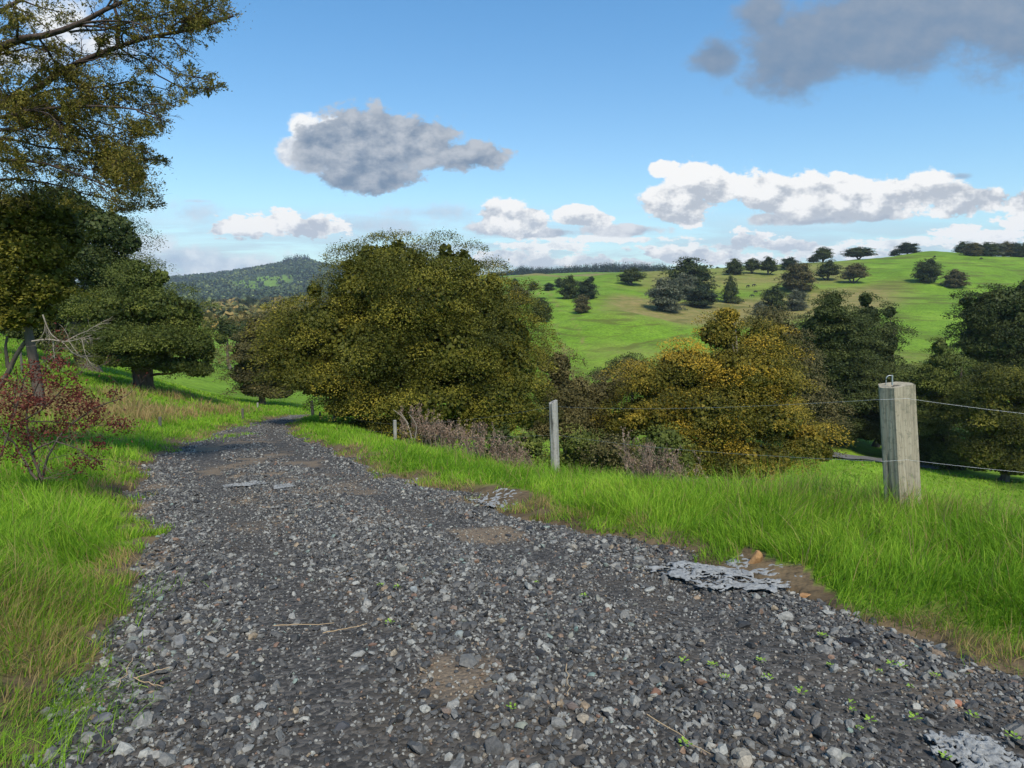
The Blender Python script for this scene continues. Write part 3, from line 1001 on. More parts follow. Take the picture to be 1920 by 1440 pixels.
# ------------------------------------------------------------------ foliage
def leaf_quads(c, t, nrm, l, w, tint):
    s = np.cross(t, nrm)
    s /= np.linalg.norm(s, axis=1, keepdims=True) + 1e-9
    n = len(c)
    l = np.broadcast_to(l, n)[:, None]; w = np.broadcast_to(w, n)[:, None]
    up = np.cross(s, t)
    V_ = np.stack([c - t * l * 0.5, c + s * w * 0.5 + up * w * 0.15, c + t * l * 0.5, c - s * w * 0.5 + up * w * 0.15], 1).reshape(-1, 3)
    L_ = np.arange(4 * n)
    return V_, L_, np.arange(n) * 4, np.repeat(tint, 4)


def unit(a):
    return a / (np.linalg.norm(a, axis=1, keepdims=True) + 1e-9)


def crown_parts(lobes, leaf, npads, pad_r, per, fill=0.4, flat=0.45, zmin=-0.35, rough=0.12, droop=0.35, tintb=0.0, aspect=0.42, sep=1.24):
    """leaf pads spread over the surface of a union of ellipsoid lobes"""
    lobes = np.array(lobes, float)
    c, r = lobes[:, :3], lobes[:, 3:6]
    area = (r[:, 0] * r[:, 1] + r[:, 0] * r[:, 2] + r[:, 1] * r[:, 2])
    pr = area / area.sum()
    n = int(npads * 8)
    k = R.choice(len(lobes), n, p=pr)
    d = unit(R.normal(size=(n, 3)))
    ok = d[:, 2] > zmin
    k, d = k[ok], d[ok]
    p = c[k] + r[k] * d * R.uniform(1 - rough * 1.7, 1 + rough * 1.1, len(k))[:, None]
    q = np.linalg.norm((p[:, None, :] - c[None]) / r[None], axis=2)
    q[np.arange(len(k)), k] = 9
    ok = q.min(1) > 0.80
    p, d, k = p[ok], d[ok], k[ok]
    # keep the clumps apart so that dark gaps stay between them
    sel = []
    P2 = p * np.array([0.9, 0.9, 1.75])
    for a in range(len(p)):
        if len(sel) >= npads: break
        if not sel or np.min(np.sum((P2[sel] - P2[a]) ** 2, 1)) > (pad_r * sep) ** 2:
            sel.append(a)
    p, d, k = p[sel], d[sel], k[sel]
    m = len(p)
    nr = unit(d / r[k])
    prad = pad_r * np.clip(np.exp(R.normal(-0.02, 0.24, m)), 0.6, 1.5)
    pi_ = np.repeat(np.arange(m), np.maximum(8, per * (prad / pad_r) ** 2).astype(int))
    N_ = len(pi_)
    rho = R.random(N_) ** 0.5; th = R.uniform(0, 2 * pi, N_)
    lumpy = 1 + 0.18 * np.sin(3 * th + pi_ * 1.7) + 0.12 * np.sin(5 * th + pi_ * 2.9)
    a = rho * np.cos(th) * lumpy; b = rho * np.sin(th) * lumpy
    n0 = nr[pi_]
    out = n0 * np.array([1, 1, 0.0]); out = unit(out + 1e-4)
    side = np.stack([-out[:, 1], out[:, 0], np.zeros(N_)], -1)
    outt = unit(out + np.array([0, 0, -droop]) * (1 - np.abs(n0[:, 2:3])))
    dome = np.sqrt(np.clip(1 - rho ** 2, 0, 1))
    pos = p[pi_] + (outt * a[:, None] + side * b[:, None]) * prad[pi_][:, None]
    under = R.random(N_) < 0.10
    pos[:, 2] += prad[pi_] * flat * np.where(under, -0.35, 1.0 - 0.95 * R.random(N_) ** 1.7) * dome * 1.3
    tw = np.repeat(R.normal(0, 0.075, (N_ // 5 + 1, 3)), 5, axis=0)[:N_]     # leaves sit in little sprays
    pos += (tw + R.normal(0, 0.035, (N_, 3))) * prad[pi_][:, None]
    rad3 = outt * a[:, None] + side * b[:, None]
    nn = unit(np.array([0, 0, 1.0]) * (0.25 + dome[:, None]) + rad3 * 1.0 + n0 * 0.3 + R.normal(0, 0.25, (N_, 3)))
    t = unit(rad3 + outt * 0.25 + R.normal(0, 0.45, (N_, 3)) + np.array([0, 0, 0.15]))
    ptint = R.normal(0.5, 0.16, m)
    tint = np.clip(ptint[pi_] + R.normal(0, 0.08, N_)  + tintb, 0, 1)
    L = leaf * R.uniform(0.6, 1.4, N_)
    parts = [leaf_quads(pos, t, nn, L, L * aspect * 1.3, tint)]
    # inner leaves stop the light from falling straight through
    nf = int(N_ * fill * 1.15)
    if nf:
        k2 = R.choice(len(lobes), nf, p=pr)
        d2 = unit(R.normal(size=(nf, 3)))
        pos2 = c[k2] + r[k2] * d2 * R.uniform(0.50, 0.84, nf)[:, None]
        t2 = unit(R.normal(size=(nf, 3))); n2 = unit(d2 + R.normal(0, 0.4, (nf, 3)))
        parts.append(leaf_quads(pos2, t2, n2, leaf * 2.6, leaf * 2.0, np.clip(R.normal(0.42, 0.10, nf), 0, 1)))
    return parts


def crown_mesh(name, lobes, leaf, npads, pad_r, per, **k):
    v, l, s, t = join_parts(crown_parts(lobes, leaf, npads, pad_r, per, **k))
    return np_mesh(name, v, l, s, {'tint': t}, True)


def limb(p0, p1, r0, r1, bend=0.12, n=7):
    p0 = np.array(p0, float); p1 = np.array(p1, float)
    t = np.linspace(0, 1, n)[:, None]
    L = np.linalg.norm(p1 - p0)
    off = R.normal(0, bend * L, 3)
    pts = p0 + (p1 - p0) * t + np.sin(t * pi) * off + np.concatenate([np.zeros((1, 3)), np.cumsum(R.normal(0, 0.012 * L, (n - 1, 3)), 0)])
    return pts, r0 + (r1 - r0) * t[:, 0]


def auto_lobes(W, D, H, n, z0=0.12, shape='dome'):
    """irregular stack of ellipsoid lobes filling a crown W wide, D deep, from z0*H to H"""
    L = []
    for i in range(n):
        f = (i + 0.5) / n
        zz = z0 + (1 - z0) * f
        if shape == 'dome': wr = sqrt(max(0.0, 1 - ((zz - 0.42) / 0.62) ** 2))
        elif shape == 'cone': wr = 1.0 - 0.80 * max(0, (zz - 0.2)) / 0.8
        else: wr = 0.9
        a = i * 2.4 + R.uniform(-0.4, 0.4)
        rr = 0.5 * wr
        s = R.uniform(0.42, 0.6)
        L.append((cos(a) * rr * W * (1 - s), sin(a) * rr * D * (1 - s), zz * H - 0.06 * H,
                  W * 0.5 * wr * s * 1.3, D * 0.5 * wr * s * 1.3, H * R.uniform(0.13, 0.19)))
    L.append((0, 0, H * (0.55 + z0 * .4), W * 0.30, D * 0.30, H * (0.36 - z0 * .25)))
    return L


def place_lobes(px_lobes, Y, origin, depth=0.9):
    """lobes given as photo ellipses (px,py,rx,ry,dY) -> metres relative to origin"""
    out = []
    for (px, py, rx, ry, dY) in px_lobes:
        c = at(px, py, Y + dY)
        s = (Y + dY) / F
        out.append((c.x - origin.x, c.y - origin.y, c.z - origin.z, rx * s, rx * s * depth, ry * s))
    return out


def near_tree(name, label, cat, Y, basepx, px_lobes, mat, leaf, npads, pad_r, per, trunk_r, barkm=MBARK, trunks=None, group=None, limbs=8, **k):
    o = gp(basepx, Y)
    root = empty(name, o, 0, label, cat, group)
    lobes = place_lobes(px_lobes, Y, o, k.pop('depth', 0.9))
    lobes = [(a, b, c, max(e - 0.36 * pad_r, e * 0.65), max(f - 0.36 * pad_r, f * 0.65), max(g - 0.36 * pad_r, g * 0.62)) for a, b, c, e, f, g in lobes]
    cm = crown_mesh('crown', lobes, leaf, npads, pad_r, per, **k)
    link('crown', cm, MOL[mat], root)
    tb = Tubes(8)
    zt = max(l[2] for l in lobes)
    top = (R.uniform(-.3, .3), 0, zt * 0.8)
    if trunks is None:
        pts, rad = limb((0, 0, -0.3), top, trunk_r, trunk_r * 0.25, 0.03, 9)
        rad[0] *= 1.35
        tb.add(pts, rad)
    else:
        for (dx, dy, r_) in trunks:
            pts, rad = limb((dx, dy, -0.3), (dx * 2.2 + R.uniform(-.4, .4), dy * 2, zt * R.uniform(.6, .85)), r_, r_ * 0.3, 0.03, 9)
            rad[0] *= 1.3
            tb.add(pts, rad)
    for i in range(limbs):
        l = lobes[i % len(lobes)]
        z0 = max(0.4, min(l[2] * 0.7, zt * 0.6)) * R.uniform(0.7, 1.0)
        e = np.array(l[:3]) + np.array(l[3:6]) * unit(R.normal(size=(1, 3)))[0] * 0.6
        pts, rad = limb((0, 0, z0), e, min(trunk_r * 0.3, 0.09), trunk_r * 0.06, 0.04, 8)
        tb.add(pts, rad, 6)
    link('trunk', tb.mesh('trunk'), barkm, root)
    return root, lobes


# big olive tree in the middle
near_tree('evergreen_tree', 'huge broad olive green evergreen standing right beside the bend of the gravel track', 'tree', 23.0, 800,
          [(730, 500, 105, 58, 1.2), (702, 545, 112, 62, 0.5), (850, 510, 70, 55, 0.8), (880, 570, 80, 75, .6), (780, 570, 130, 80, -.3), (620, 620, 120, 75, 0.2), (560, 690, 78, 62, -.5),
           (545, 640, 62, 60, .8), (700, 660, 120, 80, -.9), (850, 660, 120, 85, -.6), (945, 640, 70, 70, .2), (966, 700, 58, 70, -.2), (925, 755, 96, 62, -1.0), (800, 755, 120, 55, -1.4),
           (680, 745, 95, 55, -.9), (610, 715, 90, 45, -1.2), (700, 795, 70, 26, -.6), (650, 765, 60, 28, -.6), (860, 640, 170, 150, 1.5), (700, 660, 150, 130, 1.2), (985, 780, 44, 42, 0), (655, 500, 26, 30, .5), (590, 545, 26, 26, .4), (745, 462, 26, 22, .8), (835, 470, 22, 24, .8), (690, 470, 24, 20, .6), (870, 478, 18, 20, .6), (500, 655, 24, 22, 0), (1012, 735, 20, 26, 0), (760, 800, 110, 30, -.8), (890, 800, 110, 30, -.8), (925, 540, 30, 45, .5)],
          'olive', 0.0646, 662, 0.641, 676, 0.42, MTRUNK, limbs=18, rough=0.10, zmin=-0.6, fill=0.3)
# brownish companion at its right foot
near_tree('evergreen_tree', 'smaller yellow brown tree tucked behind the right flank of the huge roadside evergreen', 'tree', 29.0, 1055,
          [(1048, 690, 36, 44, 0), (1050, 745, 56, 56, 0), (1080, 790, 66, 52, -.5), (1020, 680, 25, 30, 0), (1085, 735, 36, 44, 0), (1020, 800, 50, 40, 0)], 'brown', 0.0762, 92, 0.641, 430, 0.2, limbs=5, tintb=0.1)
# totara on the left with the thick split trunk
near_tree('evergreen_tree', 'broad layered evergreen with a thick reddish split trunk on the left meadow', 'tree', 31.0, 268,
          [(262, 505, 34, 30, 0), (262, 535, 58, 44, 0), (290, 578, 84, 48, -.4), (235, 590, 96, 60, .2), (345, 590, 52, 46, 0), (280, 636, 118, 46, -.8), (360, 645, 54, 46, -.3), (200, 640, 76, 46, 0), (372, 692, 44, 28, -.4),
           (250, 672, 98, 26, -.5), (330, 684, 62, 26, -.6), (388, 655, 26, 44, 0), (185, 650, 60, 34, .5), (300, 520, 30, 26, .2)],
          'totara', 0.0799, 368, 0.795, 572, 0.5, MTRUNK, trunks=[(-0.30, 0, 0.28), (0.02, -.2, 0.34), (0.32, 0, 0.26)], limbs=12, flat=0.3, rough=0.10, droop=0.15, zmin=-0.5)
# dark tall tree behind it
near_tree('evergreen_tree', 'tall dark evergreen rising behind the layered tree with the thick trunk', 'tree', 36.0, 170,
          [(110, 380, 70, 45, 0), (200, 430, 70, 50, 0), (90, 450, 90, 55, 0), (170, 490, 90, 55, 0), (70, 540, 90, 55, 0), (160, 570, 90, 55, .5), (60, 610, 80, 45, 0), (236, 455, 44, 40, 0), (215, 520, 74, 60, .5), (150, 400, 60, 40, .4), (20, 440, 60, 60, 0), (120, 640, 80, 34, 0)],
          'dark', 0.091, 356, 1.03, 499, 0.5, MBARK, limbs=10, rough=0.12, zmin=-0.6)
# brown twiggy trees beyond the bend
near_tree('evergreen_tree', 'bushy brown green tree beyond the bend at the left edge of the huge evergreen', 'tree', 48.0, 490,
          [(500, 620, 55, 42, 0), (480, 660, 60, 45, 0), (465, 700, 48, 32, 0), (520, 700, 50, 42, 0), (480, 730, 44, 24, 0), (520, 735, 44, 22, 0), (535, 600, 35, 30, 0)], 'brown', 0.13, 172, 1.03, 430, 0.28, limbs=8, flat=0.25)
near_tree('round_tree', 'small dark green round tree in the gap behind the bushy brown tree', 'tree', 95.0, 432,
          [(425, 615, 28, 24, 0), (445, 628, 26, 20, 0), (415, 635, 18, 18, 0)], 'dark', 0.258, 63, 1.66, 286, 0.35, limbs=4)
# orange tree beyond the fence
near_tree('golden_tree', 'large golden orange tree growing below the fence beside the weathered post', 'tree', 27.0, 1370,
          [(1350, 625, 55, 42, .8), (1430, 645, 60, 50, .8), (1290, 690, 80, 50, .4), (1390, 700, 100, 60, 0), (1460, 720, 50, 55, .2), (1230, 720, 70, 42, .4), (1330, 770, 110, 60, -.5), (1220, 780, 80, 55, 0),
           (1440, 790, 80, 55, -.4), (1510, 830, 60, 45, -.2), (1540, 850, 38, 30, 0), (1400, 860, 110, 45, -.8), (1280, 850, 90, 45, -.6), (1170, 800, 50, 45, .4), (1365, 592, 36, 28, .8), (1340, 760, 150, 90, .8), (1400, 700, 90, 90, 1.0), (1300, 860, 90, 50, .6)],
          'orange', 0.0762, 437, 0.705, 609, 0.36, MPALE, limbs=26, rough=0.16, droop=0.1, zmin=-0.6)
near_tree('shrubby_tree', 'low brown green bushy tree between the middle fence post and the golden tree', 'tree', 30.0, 1130,
          [(1130, 740, 55, 38, 0), (1105, 790, 60, 50, -.4), (1170, 720, 40, 30, 0), (1150, 800, 60, 40, 0), (1190, 690, 36, 26, .5), (1100, 850, 60, 45, -.5), (1160, 860, 60, 40, -.5)], 'brown', 0.0762, 149, 0.641, 499, 0.25, limbs=6)
near_tree('round_tree', 'small dark bush on the slope left of the golden tree top', 'tree', 46.0, 1165,
          [(1160, 690, 32, 22, 0), (1180, 680, 24, 22, 0), (1130, 705, 26, 16, 0)], 'dark', 0.121, 51, 0.77, 356, 0.2, limbs=3)
near_tree('evergreen_tree', 'brown topped tree filling the gap behind the golden tree', 'tree', 50.0, 1470,
          [(1440, 610, 42, 36, 0), (1470, 640, 45, 50, 0), (1500, 690, 40, 60, 0), (1520, 750, 45, 60, 0), (1540, 790, 45, 50, 0)], 'brown', 0.13, 132, 1.03, 430, 0.28, limbs=5)
# dark group right of centre
near_tree('evergreen_tree', 'tallest dark conical evergreen directly left of the weathered post', 'tree', 58.0, 1570,
          [(1562, 562, 26, 22, 0), (1556, 590, 42, 32, 0), (1530, 625, 42, 42, 0), (1580, 630, 60, 55, 0), (1560, 690, 75, 60, 0), (1600, 740, 80, 60, -.5), (1560, 800, 70, 50, -.5)], 'dark', 0.152, 299, 1.09, 499, 0.32, limbs=5, flat=0.3)
near_tree('evergreen_tree', 'dark evergreen with a notched top rising behind the weathered post', 'tree', 62.0, 1640,
          [(1622, 562, 18, 22, 0), (1628, 595, 30, 32, 0), (1650, 645, 42, 42, 0), (1640, 690, 50, 50, -.5), (1670, 740, 50, 60, 0), (1630, 790, 60, 50, 0)], 'dark', 0.159, 207, 1.16, 430, 0.32, limbs=4, flat=0.3)
near_tree('evergreen_tree', 'little round tree top showing beside the notched dark evergreen', 'tree', 75.0, 1668,
          [(1668, 585, 17, 18, 0), (1668, 620, 22, 26, 0)], 'dark', 0.198, 34, 1.16, 320, 0.22, limbs=2)
# right mass
near_tree('evergreen_tree', 'dark evergreen at the right edge, the highest crown on the slope', 'tree', 66.0, 1880,
          [(1880, 570, 60, 40, 0), (1910, 600, 70, 55, 0), (1840, 590, 44, 34, 0), (1930, 545, 34, 26, 0), (1860, 640, 70, 55, 0), (1900, 700, 90, 60, 0), (1815, 565, 24, 14, 0)], 'dark', 0.174, 241, 1.22, 462, 0.34, limbs=6, flat=0.3)
near_tree('evergreen_tree', 'brown green evergreen with pointed crown right of the weathered post', 'tree', 52.0, 1770,
          [(1762, 650, 22, 22, 0), (1772, 680, 40, 30, 0), (1750, 715, 52, 46, 0), (1790, 750, 60, 60, 0), (1740, 790, 55, 60, 0), (1770, 850, 70, 50, 0)], 'totara', 0.137, 241, 1.03, 499, 0.3, limbs=6, flat=0.3)
near_tree('evergreen_tree', 'wide dark evergreen at the right edge below the highest crown', 'tree', 46.0, 1880,
          [(1870, 720, 60, 40, 0), (1850, 780, 65, 55, 0), (1900, 800, 70, 60, 0), (1840, 850, 60, 50, 0), (1900, 860, 70, 45, 0), (1930, 740, 50, 50, 0)], 'olive', 0.121, 241, 0.961, 499, 0.32, limbs=6, flat=0.3, tintb=-0.2)
near_tree('evergreen_tree', 'low dark evergreen in the hollow behind the weathered post', 'tree', 56.0, 1690,
          [(1705, 725, 44, 36, 0), (1700, 770, 60, 46, 0), (1680, 810, 60, 44, 0), (1725, 825, 54, 38, 0)], 'dark', 0.152, 115, 1.03, 430, 0.22, limbs=4)



for (px, top, w, Y, m, lab) in [(1090, 800, 46, 19.0, 'totara', 'dark green bush just right of the grey split post'), (1150, 815, 50, 18.0, 'brown', 'brown green bush behind the tall dead weeds, left part'),
                                (1215, 830, 44, 20.0, 'dark', 'dark bush in the shade at the left foot of the golden tree'), (990, 800, 46, 18.5, 'totara', 'dark bush just left of the grey split post'),
                                (935, 792, 40, 17.5, 'dark', 'dark bush under the right skirt of the huge evergreen, behind the wide dead weeds'), (1245, 795, 56, 22.5, 'totara', 'olive bush filling the lower left side of the golden tree')]:
    near_tree('bush', lab, 'bush', Y, px, [(px, top + 34, w, 34, 0), (px - 18, top + 70, w, 36, 0.2), (px + 20, top + 72, w * .9, 36, -.2), (px + 8, top + 20, w * .5, 18, 0)], m, 0.07, 90, 0.34, 70, 0.05, limbs=5)

# ------------------------------------------------------------------ hillside trees (shared meshes)
def proto(shape, mat, nl, open_=False, seed=0):
    z0 = 0.35 if open_ else 0.10
    lobes = auto_lobes(1.0, 0.95, 1.0, nl, z0, shape)
    cm = crown_mesh('crown', lobes, 0.050, 120, 0.145, 62, fill=0.3, flat=0.4, rough=0.14, zmin=-0.5)
    co = np.empty(len(cm.vertices) * 3, dtype=np.float32); cm.vertices.foreach_get('co', co)
    co = co.reshape(-1, 3)
    lo, hi = np.percentile(co, 0.5, axis=0), np.percentile(co, 99.5, axis=0)
    co[:, :2] = (co[:, :2] - (lo + hi)[:2] / 2) / (hi - lo)[:2]
    co[:, 2] = np.maximum(co[:, 2] / hi[2], 0.02)
    cm.vertices.foreach_set('co', co.ravel()); cm.update()
    cm.materials.append(MOL[mat])
    tb = Tubes(6)
    for i in range(3 if open_ else 1):
        e = (R.uniform(-.22, .22) * (3 if open_ else 1) * .6, R.uniform(-.1, .1), 0.6)
        pts, rad = limb((R.uniform(-.02, .02), 0, -0.05), e, 0.035, 0.012, 0.06, 6)
        tb.add(pts, rad)
    for i in range(7):
        l = lobes[i % len(lobes)]
        pts, rad = limb((0, 0, 0.2 + 0.04 * i), (l[0], l[1], l[2]), 0.015, 0.005, 0.05, 5)
        tb.add(pts, rad, 4)
    tm = tb.mesh('trunk'); tm.materials.append(MBARK)
    return cm, tm


PROTO = {
    'dome_dark': proto('dome', 'dark', 9), 'dome_dark2': proto('dome', 'farleaf', 8), 'dome_brown': proto('dome', 'brown', 9),
    'dome_grey': proto('dome', 'grey', 8), 'cone_dark': proto('cone', 'dark', 8), 'open_dark': proto('dome', 'dark', 8, True), 'open_grey': proto('dome', 'brown', 7, True),
}


def hill_tree(px, top, bot, wpx, Y, kind, label, group='trees scattered over the green hillside', name='hillside_tree'):
    g = gp(px, Y)
    # base where the photo shows it; slide Y so the ground matches the base row
    best = min((abs(proj(*gp(px, Y * k))[1] - bot), Y * k) for k in np.linspace(0.75, 1.25, 41))
    Y = best[1]
    g = gp(px, Y)
    s = Y / F
    H = at(px, top, Y).z - g.z
    H = max(H, (bot - top) * s * 0.7)
    root = empty(name, g, R.uniform(0, 6.28), label, 'tree', group)
    root.scale = (wpx * s, wpx * s, H)
    cm, tm = PROTO[kind]
    link('crown', cm, None, root); link('trunk', tm, None, root)
    return root


HT = [
    (1288, 484, 548, 95, 235, 'dome_dark', 'big dark rounded tree topping the clump on the green hill'),
    (1247, 522, 582, 72, 205, 'dome_grey', 'grey green round tree at the left foot of the hill clump'),
    (1283, 512, 560, 52, 222, 'dome_grey', 'pale lichen grey tree in the middle of the hill clump'),
    (1313, 536, 576, 72, 208, 'dome_dark2', 'dark spreading tree at the right foot of the hill clump'),
    (1372, 515, 568, 40, 215, 'cone_dark', 'narrow conical tree standing alone right of the hill clump'),
    (1377, 485, 515, 36, 300, 'dome_dark', 'dark round tree at the left end of the ridge line of trees'),
    (1410, 484, 512, 34, 305, 'open_dark', 'open flat topped tree second in the ridge line of trees'),
    (1440, 481, 515, 38, 300, 'open_dark', 'open tree with visible trunk in the middle of the ridge line'),
    (1478, 482, 505, 34, 330, 'dome_dark2', 'dark tree at the right end of the ridge line of trees'),
    (1492, 493, 544, 68, 255, 'dome_brown', 'large brown round tree below the ridge line of trees'),
    (1552, 487, 526, 48, 265, 'open_dark', 'dark open tree beside a brown grey one on the upper hill'),
    (1600, 494, 530, 50, 262, 'open_grey', 'brown grey open tree on the upper hill'),
    (1543, 463, 491, 36, 370, 'open_dark', 'umbrella shaped tree on the skyline left of the hill top'),
    (1526, 480, 491, 24, 372, 'dome_dark2', 'low dark bush at the foot of the skyline umbrella tree'),
    (1610, 463, 484, 60, 372, 'open_dark', 'wide flat topped tree on the skyline'),
    (1702, 454, 475, 42, 375, 'dome_dark2', 'dark rounded tree on the skyline at the very hill top'),
    (1678, 468, 477, 20, 376, 'dome_dark2', 'tiny bush on the skyline beside the hill top tree'),
    (1736, 485, 530, 52, 270, 'dome_dark', 'solitary dark tree with a wide skirt on the bright hill'),
    (1791, 505, 538, 44, 255, 'dome_brown', 'small reddish brown tree right of the solitary dark tree'),
    (1447, 537, 588, 54, 190, 'dome_dark', 'very dark round tree just above the golden tree'),
    (1492, 543, 582, 44, 195, 'dome_grey', 'greyish tree touching the very dark round tree'),
    (1424, 566, 590, 26, 186, 'dome_grey', 'little pinkish grey bush left of the very dark round tree'),
    (1184, 502, 535, 52, 300, 'open_dark', 'wide dark tree on the crest behind the green knoll'),
    (1066, 517, 560, 42, 235, 'dome_dark', 'left one of two dark trees joined above the knoll'),
    (1098, 523, 562, 44, 233, 'dome_dark2', 'right one of two dark trees joined above the knoll'),
    (1091, 553, 588, 34, 190, 'dome_brown', 'brown round tree at the left shoulder of the knoll'),
    (1015, 558, 602, 40, 160, 'dome_dark', 'dark round tree right beside the huge evergreen'),
    (972, 538, 572, 50, 205, 'dome_brown', 'brown tree peeking out over the right shoulder of the huge evergreen'),
    (940, 555, 600, 60, 190, 'dome_dark', 'dark tree mostly hidden behind the huge evergreen'),
    (966, 522, 542, 20, 380, 'dome_dark2', 'bluish tree before the tan hill, left of three'),
    (1000, 528, 545, 20, 380, 'dome_dark2', 'small bluish tree before the tan hill, beside a taller bare one'),
    (1030, 530, 546, 24, 370, 'dome_dark2', 'low bluish bush row before the tan hill'),
    (1048, 521, 540, 20, 390, 'dome_dark2', 'bluish round tree at the right end before the tan hill'),
    (930, 528, 550, 30, 400, 'dome_dark2', 'bluish tree at the edge of the huge evergreen before the tan hill'),
    (1108, 518, 528, 14, 420, 'dome_dark2', 'tiny dark tree on the crest left of the crest tree'),
    (1130, 515, 524, 24, 430, 'dome_brown', 'low bush on the crest left of the crest tree'),
    (1345, 500, 508, 10, 380, 'dome_dark2', 'tiny skyline bush right of the hill clump'),
]
for q in HT:
    hill_tree(*q)
# wood on the right end of the ridge
kinds = ['dome_dark', 'dome_brown', 'dome_dark2', 'dome_dark', 'dome_grey', 'dome_brown', 'dome_dark2', 'dome_dark', 'dome_brown', 'dome_dark', 'dome_dark2']
words = ['first', 'second', 'third', 'fourth', 'fifth', 'sixth', 'seventh', 'eighth', 'ninth', 'tenth', 'last']
for i in range(11):
    hill_tree(1806 + i * 15, 453 + (i * 7 % 5), 480, 34, 372 + (i % 3) * 5, kinds[i],
              '%s tree from the left in the close row at the right end of the ridge' % words[i], 'row of trees along the right end of the ridge')
# middle distance trees on the left, in the gap
GL = [(418, 560, 580, 26, 'dome_brown', 'brown autumn tree left of the pale farm building'), (445, 558, 582, 26, 'dome_grey', 'grey green tree right of the pale farm building'),
      (470, 555, 580, 20, 'dome_dark2', 'dark little tree in the far left gap'), (500, 556, 582, 30, 'dome_grey', 'pale wide tree in the far left gap'),
      (530, 560, 590, 30, 'dome_brown', 'brown tree in the far left gap beside the huge evergreen')]
for (px, t, b, w, k, lab) in GL:
    hill_tree(px, t, b, w, 620, k, lab, 'trees by the far farm building')


# ------------------------------------------------------------------ far woods (uncountable)
def tuft_cloud(name, x, y, h, w, mat, label, conic=False, per=14):
    n = len(x)
    z = T(x, y)
    i = np.repeat(np.arange(n), per)
    d = unit(R.normal(size=(n * per, 3)))
    c = np.stack([x[i], y[i], z[i] + h[i] * 0.5], -1)
    f = R.random(n * per)
    if conic:
        hh = f * h[i]
        rr = w[i] * 0.5 * (1 - f) * 1.1
        c = np.stack([x[i] + d[:, 0] * rr, y[i] + d[:, 1] * rr, z[i] + hh], -1)
        sz = w[i] * 0.35 * (1.15 - f)
    else:
        c = c + d * np.stack([w[i] * .42, w[i] * .42, h[i] * .42], -1)
        sz = w[i] * 0.5
    t = unit(R.normal(size=(n * per, 3)) + np.array([0, 0, 0.8 if conic else 0]))
    nn = unit(d + R.normal(0, .3, d.shape) + np.array([0, 0, .4]))
    tint = np.clip(R.normal(0.45, 0.2, n)[i] + R.normal(0, 0.1, n * per), 0, 1)
    v, l, s, tt = leaf_quads(c, t, nn, sz, sz * 0.8, tint)
    me = np_mesh(name, v, l, s, {'tint': tt}, True)
    o = link(name, me, MOL[mat])
    tag(o, label, name.replace('_', ' '), kind='stuff')


def far_woods():
    # forest over the left mountain
    n = 15000
    y = R.uniform(1150, 2290, n)
    px = R.uniform(180, 760, n)
    x = (px - 960) / F * y / 1.01
    dens = fbm(x * 0.006, y * 0.006, 70, 3)
    clr = np.hypot((px - 490) / 80, (y - 1790) / 240) < 1.0 + (dens - 0.5)
    clr2 = np.hypot((px - 390) / 60, (y - 1950) / 80) < 0.8
    k = ~((clr | clr2) & (R.random(n) < 0.93))
    x, y, px = x[k], y[k], px[k]
    h = R.uniform(9, 17, len(x)); w = R.uniform(11, 18, len(x))
    tuft_cloud('mountain_forest', x, y, h, w, 'farwood', 'blue green forest covering the far mountain on the left', per=9)
    # pine fringe on the mountain top and the clump near its summit
    n = 420
    y = 2200 + R.normal(0, 25, n)
    px = np.where(R.random(n) < 0.4, R.uniform(532, 600, n), R.uniform(300, 640, n))
    x = (px - 960) / F * y / 1.01
    h = np.where((px > 534) & (px < 582), R.uniform(20, 34, n), R.uniform(7, 14, n))
    tuft_cloud('summit_pines', x, y, h, h * 0.7, 'pine', 'dark pine fringe along the mountain top', True, 16)
    # pine plantation on the ridge at the centre
    n = 2600
    y = R.uniform(890, 1040, n)
    px = R.uniform(915, 1262, n)
    x = (px - 960) / F * y / 1.01
    prof = np.interp(px, [915, 960, 975, 1000, 1040, 1100, 1150, 1180, 1245, 1262], [5, 6, 12, 9, 9, 12, 14, 13, 12, 4])
    h = prof * R.uniform(0.6, 1.25, n)
    tuft_cloud('ridge_pine_forest', x, y, h, np.maximum(h * 0.6, 4), 'pine', 'dark pine forest with jagged tops along the central ridge', True, 16)
    # scrubby woodland in the left valley gap
    n = 1900
    y = np.exp(R.uniform(math.log(110), math.log(640), n))
    px = R.uniform(385, 640, n)
    x = (px - 960) / F * y / 1.01
    dn = fbm(x * 0.02, y * 0.02, 71, 3)
    k = (dn > 0.45) & ~((y < 200) & (px < 480)) & (y > 150)
    x, y = x[k], y[k]
    h = R.uniform(4, 8, len(x)) * (0.6 + y / 900); w = h * R.uniform(0.9, 1.3, len(x))
    tuft_cloud('valley_woodland', x, y, h, w, 'fargrove', 'mixed green and autumn woodland in the valley gap on the left', per=26)
    # open wood on the mountain foot right of the gap
    n = 500
    y = R.uniform(1050, 1300, n); px = R.uniform(400, 640, n)
    x = (px - 960) / F * y / 1.01
    h = R.uniform(12, 20, n)
    tuft_cloud('valley_pines', x, y, h, h * 0.5, 'farwood', 'tall thin pines at the foot of the far mountain', True, 18)


far_woods()


# ------------------------------------------------------------------ overhanging tree at upper left
def pix_curve(pts, Y):
    return [np.array(at(px, py, Y + dy)) for (px, py, dy) in pts]


def resample(P, n):
    P = np.array(P)
    d = np.concatenate([[0], np.cumsum(np.linalg.norm(np.diff(P, axis=0), axis=1))])
    t = np.linspace(0, d[-1], n)
    Q = np.stack([np.interp(t, d, P[:, i]) for i in range(3)], -1)
    Q[1:-1] = (Q[:-2] + 2 * Q[1:-1] + Q[2:]) / 4
    return Q


BOUND = [None]


